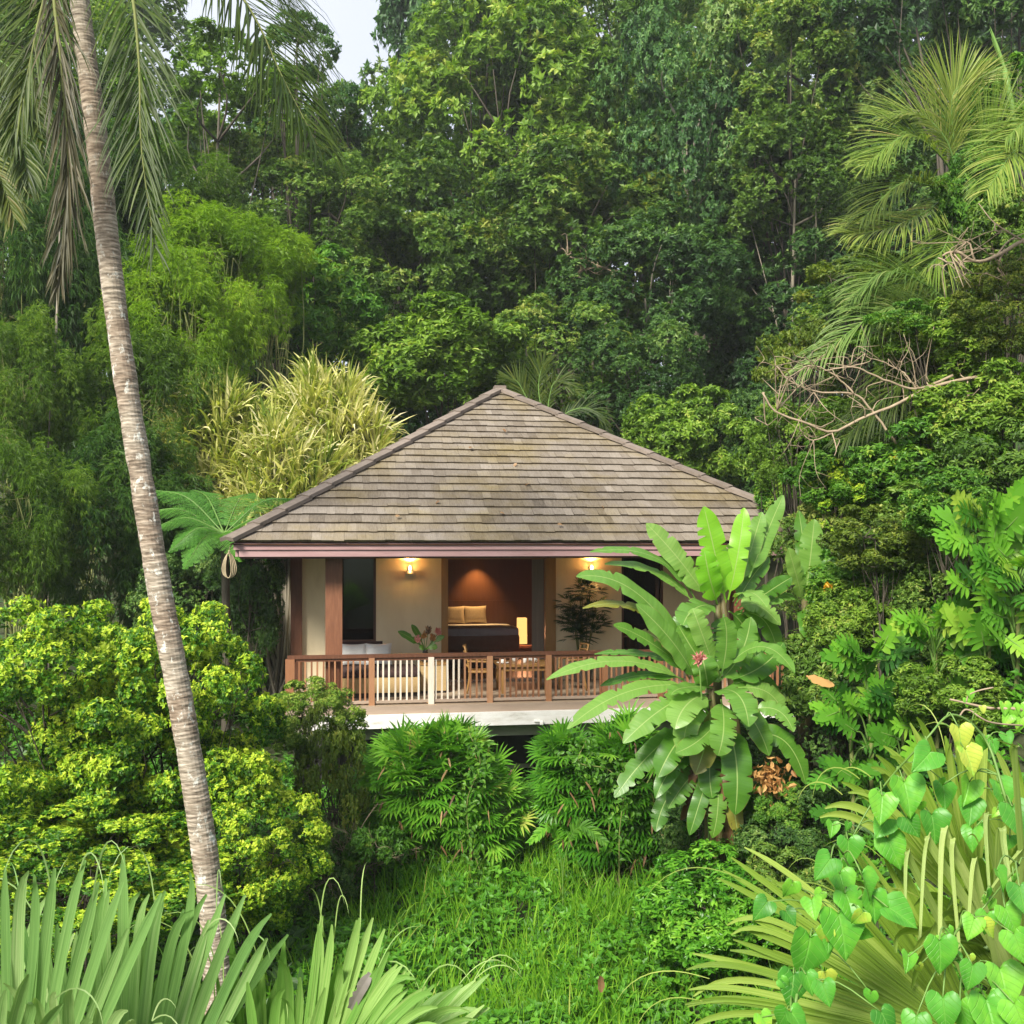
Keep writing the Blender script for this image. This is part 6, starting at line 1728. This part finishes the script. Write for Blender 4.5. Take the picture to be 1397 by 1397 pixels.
bare_branch('pale bare forked branches reaching left over the slope', 15.8, [
    ([(1370, 510), (1320, 518), (1270, 530), (1225, 552), (1180, 570), (1135, 590), (1095, 575), (1060, 560), (1042, 535)], .030),
    ([(1300, 512), (1250, 530), (1205, 520), (1160, 500), (1120, 505)], .022),
    ([(1222, 606), (1190, 560), (1165, 538), (1110, 535), (1075, 520), (1058, 500)], .02),
    ([(1165, 538), (1140, 512), (1105, 498), (1080, 515)], .015),
    ([(1135, 590), (1110, 600), (1095, 590), (1092, 570)], .013),
    ([(1250, 530), (1225, 500), (1180, 482)], .015),
])
bare_branch('pale dead branch lying in the crowns above the roof peak', 37.5, [([(850, 372), (825, 366), (800, 356), (775, 350)], .06), ([(822, 365), (800, 366), (788, 372)], .035)], False)
bare_branch('pale bare branch at the right edge under the golden frond', 15.2, [
    ([(1430, 320), (1395, 328), (1360, 348), (1330, 356), (1300, 345), (1280, 352)], .035),
    ([(1372, 340), (1365, 365), (1375, 385)], .02),
    ([(1330, 356), (1318, 330), (1300, 345)], .016),
])
for i, (px, py, d, lab) in enumerate([(1130, 802, 15.2, 'small yellow flower beside the right end of the roof'), (1226, 626, 15.6, 'small yellow flower under the bare branch fork'), (1391, 664, 14.6, 'small yellow flower at the right edge'), (1160, 818, 15.0, 'small yellow flower right of the young banana leaves')]):
    c = P(px, py, d); g = Geo(); k = 22
    put(g, c + rdir(k) * .03, rdir(k) + [0, -.5, .2], rdir(k), .09, .06, T_LEAF, rng.random(k)); gz = float(ground(c[0], d))
    g.tube(spline([c, c + [.05, .15, -.3], (c[0] + .1, d + .3, gz)], 8), .008, 5, 1)
    tag(g.build('yellow_flower', [M['petal'], M['stalk']]), lab, 'flower', 'yellow flowers on the slope')
c = P(1105, 930, 13.9); g = Geo()
q = [P(1100, 922, 13.9), P(1120, 930, 13.8), P(1138, 936, 13.7)]
blade(g, q, .14, (0, -.7, .7), n=16, stem=.05, ribmat=0); tag(g.build('withered_leaf', M['orange']), 'orange withered leaf lying on the lobed plant right of the banana', 'leaf')
# lone upright leaf spear at the top right
d = 19; c = P(1345, 40, d); g = Geo(); b = P(1385, 190, d); gz = float(ground(b[0], d)); base = np.array([b[0], d, gz])
o = thing('feather_palm', 'single upright palm spear leaf at the top right edge', 'palm', base)
g.tube(spline([base, (base + b) / 2, b, P(1370, 95, d)], 10), .05, 8, 1)
straps(g, np.repeat(P(1372, 98, d)[None], 7, 0), nz(np.array([[-.35, 0, 1.0]])) + .06 * rdir(7), np.array([[0, -1, .2]]) + .3 * rdir(7), rng.uniform(.7, 1.0, 7), .05, 4, .05, 1, .6, fold=.4)
g.build('spear_leaf', [M['fan_lime'], M['stalk']], o, base)

# ================================================================== GRASS AND GROUND COVER
def grass():
    n = 52000
    y = rng.uniform(8.5, 18.2, n); x = rng.uniform(-.32, .36, n) * y
    cl = .5 + .5 * np.sin(x * 2.3 + 1.1 * np.sin(y * 1.3)) * np.sin(y * 1.9 + x)
    cen = np.exp(-((x - .02 * y - .3) / (.13 * y + .6)) ** 2); keep = rng.random(n) < (.08 + .92 * cl) * (.12 + .88 * cen); x, y = x[keep], y[keep]; n = len(x)
    p = np.stack([x, y, ground(x, y) - .02], -1)
    d = nz(np.stack([rng.normal(0, .28, n), rng.normal(-.25, .28, n), np.ones(n)], -1))
    g = Geo()
    straps(g, p, d, np.array([[0, -1, .3]]) + .5 * rdir(n), rng.uniform(.28, .75, n), rng.uniform(.012, .022, n), 5, rng.uniform(.3, 1.6, n), 1.6, np.clip(rng.normal(.5, .2, n), 0, 1), fold=.3)
    tag(g.build('grass', M['grass']), 'long bright green grass on the slope below the deck', 'grass', kind='stuff')
    n = 42000
    y = rng.uniform(7.0, 22, n); x = rng.uniform(-.5, .5, n) * y
    h = .34 + .24 * np.sin(x * 1.9 + 2) * np.cos(y * 1.6) + .12 * np.sin(5 * x) * np.sin(4.1 * y)
    z = ground(x, y) + np.maximum(h, .02) * rng.random(n) ** .6
    g = Geo(); c = np.stack([x, y, z], -1); m = 4
    ax = nz(np.array([0, -.35, 1]) + .5 * rdir(n)); axr = np.repeat(ax, m, 0); e = nz(np.cross(axr, rdir(n * m)))
    put(g, np.repeat(c, m, 0), e + axr * .35, axr, rng.uniform(.06, .14, n * m), .055, T_DIA, np.clip(np.repeat(rng.normal(.45, .16, n), m) + rng.normal(0, .1, n * m), 0, 1))
    tag(g.build('ground_cover', M['cover']), 'low leafy green ground cover on the slope below the deck', 'ground cover', kind='stuff')
    n = 5000
    y = rng.uniform(12, 40, n); x = np.where(rng.random(n) < .5, rng.uniform(-.75, -.2, n), rng.uniform(.28, .8, n)) * y
    g = Geo(); c = np.stack([x, y, ground(x, y) + rng.uniform(0, .5, n)], -1); ax = nz(np.array([0, -.3, 1]) + .5 * rdir(n)); m = 5; axr = np.repeat(ax, m, 0); e = nz(np.cross(axr, rdir(n * m)))
    put(g, np.repeat(c, m, 0), e + axr * .4, axr, rng.uniform(.12, .3, n * m), .09, T_DIA, np.clip(rng.normal(.4, .2, n * m), 0, 1))
    tag(g.build('undergrowth', M['tree_dark']), 'dark leafy undergrowth on the shaded slopes', 'undergrowth', kind='stuff')


grass()
# single dry leaf standing out of the grass
g = Geo(); c = P(820, 1340, 12.2); blade(g, [c + [0, 0, -.12], c, c + [-.02, -.03, .09]], .08, (0, -1, .3), n=12, stem=.02, fold=.6, ribmat=0)
tag(g.build('dry_leaf', M['dry']), 'small brown dry leaf upright in the long grass', 'leaf')
# grey dead leaf caught on the lower left fan palm
g = Geo(); blade(g, [P(478, 1376, 4.0), P(492, 1350, 3.95), P(506, 1328, 3.95)], .045, (0, -1, .4), n=14, stem=.02, fold=.5, ribmat=0)
tag(g.build('dead_leaf', M['clay']), 'grey dead leaf lying on the right leaning fan palm', 'leaf')

def roof_leaf(px, py):
    r0 = np.array([0, 0, CAMZ]); q = P(px, py, 1.0); dr = q - r0
    A, B, T = H2W(*cor[0]), H2W(*cor[1]), H2W(*AP); nn = nz(np.cross(B - A, T - A)); t = ((A + nn * .09 - r0) @ nn) / (dr @ nn); c = r0 + dr * t
    g = Geo(); put(g, c[None] + nn * .01, rdir(1), nn[None], .13, .09, T_LEAF, np.array([rng.uniform(.6, 1)]))
    tag(g.build('fallen_leaf', M['dry']), 'small pale fallen leaf lying on the front roof slope', 'leaf', 'fallen leaves on the roof')


for q in ((705, 632), (722, 660), (682, 700), (600, 684), (820, 690), (640, 612), (690, 590), (760, 716), (540, 706)):
    roof_leaf(*q)

# coil of pale cord hanging from the left roof corner
d = 18.75; a = P(313, 752, d); g = Geo()
for k in range(4):
    w = .05 + .025 * k; t = np.linspace(0, 6.283, 22)
    g.tube(np.stack([a[0] - .02 + w * np.sin(t) * (1 - .35 * np.cos(t)), a[1] + .02 * k + 0 * t, a[2] - .26 + .23 * np.cos(t)], -1), .009, 5)
g.tube(spline([a + [.02, .05, .12], a + [0, 0, .04], a + [-.02, .02, -.05]], 6), .012, 5)
tag(g.build('hanging_cord', M['rope']), 'loop of pale cord hanging from the left corner of the eave', 'cord')
# scrap of white cloth caught under the slab edge
g = Geo(); c = H2W(U(735, -.3), -.3, Z(984, 735, -.3)); k = 5
soft_box(g, c - [.09, .015, .02], c + [.03, .015, .03], .012, 0, n=6); soft_box(g, c + [.02, -.02, -.07], c + [.09, .015, .012], .012, 0, n=6)
tag(g.build('cloth_scrap', M['linen']), 'small white scrap of cloth caught under the white slab edge', 'cloth')

def haze():
    m, nt, out = nodes('thin_haze'); v = N(nt, 'ShaderNodeVolumePrincipled'); v.inputs['Color'].default_value = (.93, .96, .98, 1); v.inputs['Density'].default_value = .0006; v.inputs['Anisotropy'].default_value = .2
    nt.links.new(v.outputs[0], out.inputs[1])
    g = Geo(); g.b2((-230, -60, -6), (230, 420, 34), 0, .5)
    tag(g.build('haze', m), 'thin pale mist between the far trees', 'haze', kind='stuff')


haze()

# ================================================================== LIGHT AND CAMERA
sd = nz(np.array([-.50, -.86, .80]))            # towards the sun: behind the viewer, left, high
el, az = math.asin(sd[2]), math.atan2(sd[0], sd[1])
w = bpy.data.worlds.new('World'); SC.world = w; w.use_nodes = True; nt = w.node_tree; nt.nodes.clear()
out = nt.nodes.new('ShaderNodeOutputWorld'); bg = nt.nodes.new('ShaderNodeBackground'); bg.inputs[1].default_value = .085
sky = nt.nodes.new('ShaderNodeTexSky'); sky.sky_type = 'NISHITA'; sky.sun_disc = False; sky.sun_elevation = el; sky.sun_rotation = az; sky.dust_density = 3
tc = nt.nodes.new('ShaderNodeTexCoord'); no = nt.nodes.new('ShaderNodeTexNoise'); no.inputs['Scale'].default_value = 2.2; no.inputs['Detail'].default_value = 6
mr = nt.nodes.new('ShaderNodeMapRange'); mr.inputs[1].default_value = .3; mr.inputs[2].default_value = .7; mr.inputs[3].default_value = .82; mr.inputs[4].default_value = .97
mx = nt.nodes.new('ShaderNodeMix'); mx.data_type = 'RGBA'; mx.inputs[7].default_value = (5.7, 6.0, 6.8, 1)
nt.links.new(tc.outputs['Generated'], no.inputs['Vector']); nt.links.new(no.outputs[0], mr.inputs[0]); nt.links.new(mr.outputs[0], mx.inputs[0])
nt.links.new(sky.outputs[0], mx.inputs[6]); nt.links.new(mx.outputs[2], bg.inputs[0]); nt.links.new(bg.outputs[0], out.inputs[0])
sl = bpy.data.lights.new('sun', 'SUN'); sl.energy = 4.3; sl.angle = math.radians(14); sl.color = (1, .94, .82)
so = bpy.data.objects.new('sun', sl); COL.objects.link(so); so.rotation_euler = Vector((-sd).tolist()).to_track_quat('-Z', 'Y').to_euler(); so.location = (0, 0, 40)

cam = bpy.data.cameras.new('camera'); cam.sensor_width = 36; cam.lens = 36 * F / 1397; cam.shift_y = (HZ - CX) / 1397; cam.clip_end = 2000; cam.clip_start = .05
co = bpy.data.objects.new('camera', cam); COL.objects.link(co); co.location = (0, 0, CAMZ); co.rotation_euler = (math.pi / 2, 0, 0); SC.camera = co
SC.view_settings.view_transform = 'Standard'; SC.view_settings.look = 'None'; SC.view_settings.gamma = 1; SC.view_settings.exposure = 1.0
SC.cycles.max_bounces = 8; SC.cycles.transparent_max_bounces = 8; SC.cycles.diffuse_bounces = 4; SC.cycles.glossy_bounces = 3; SC.cycles.transmission_bounces = 4
SC.cycles.use_denoising = True
SC.cycles.sample_clamp_indirect = 6
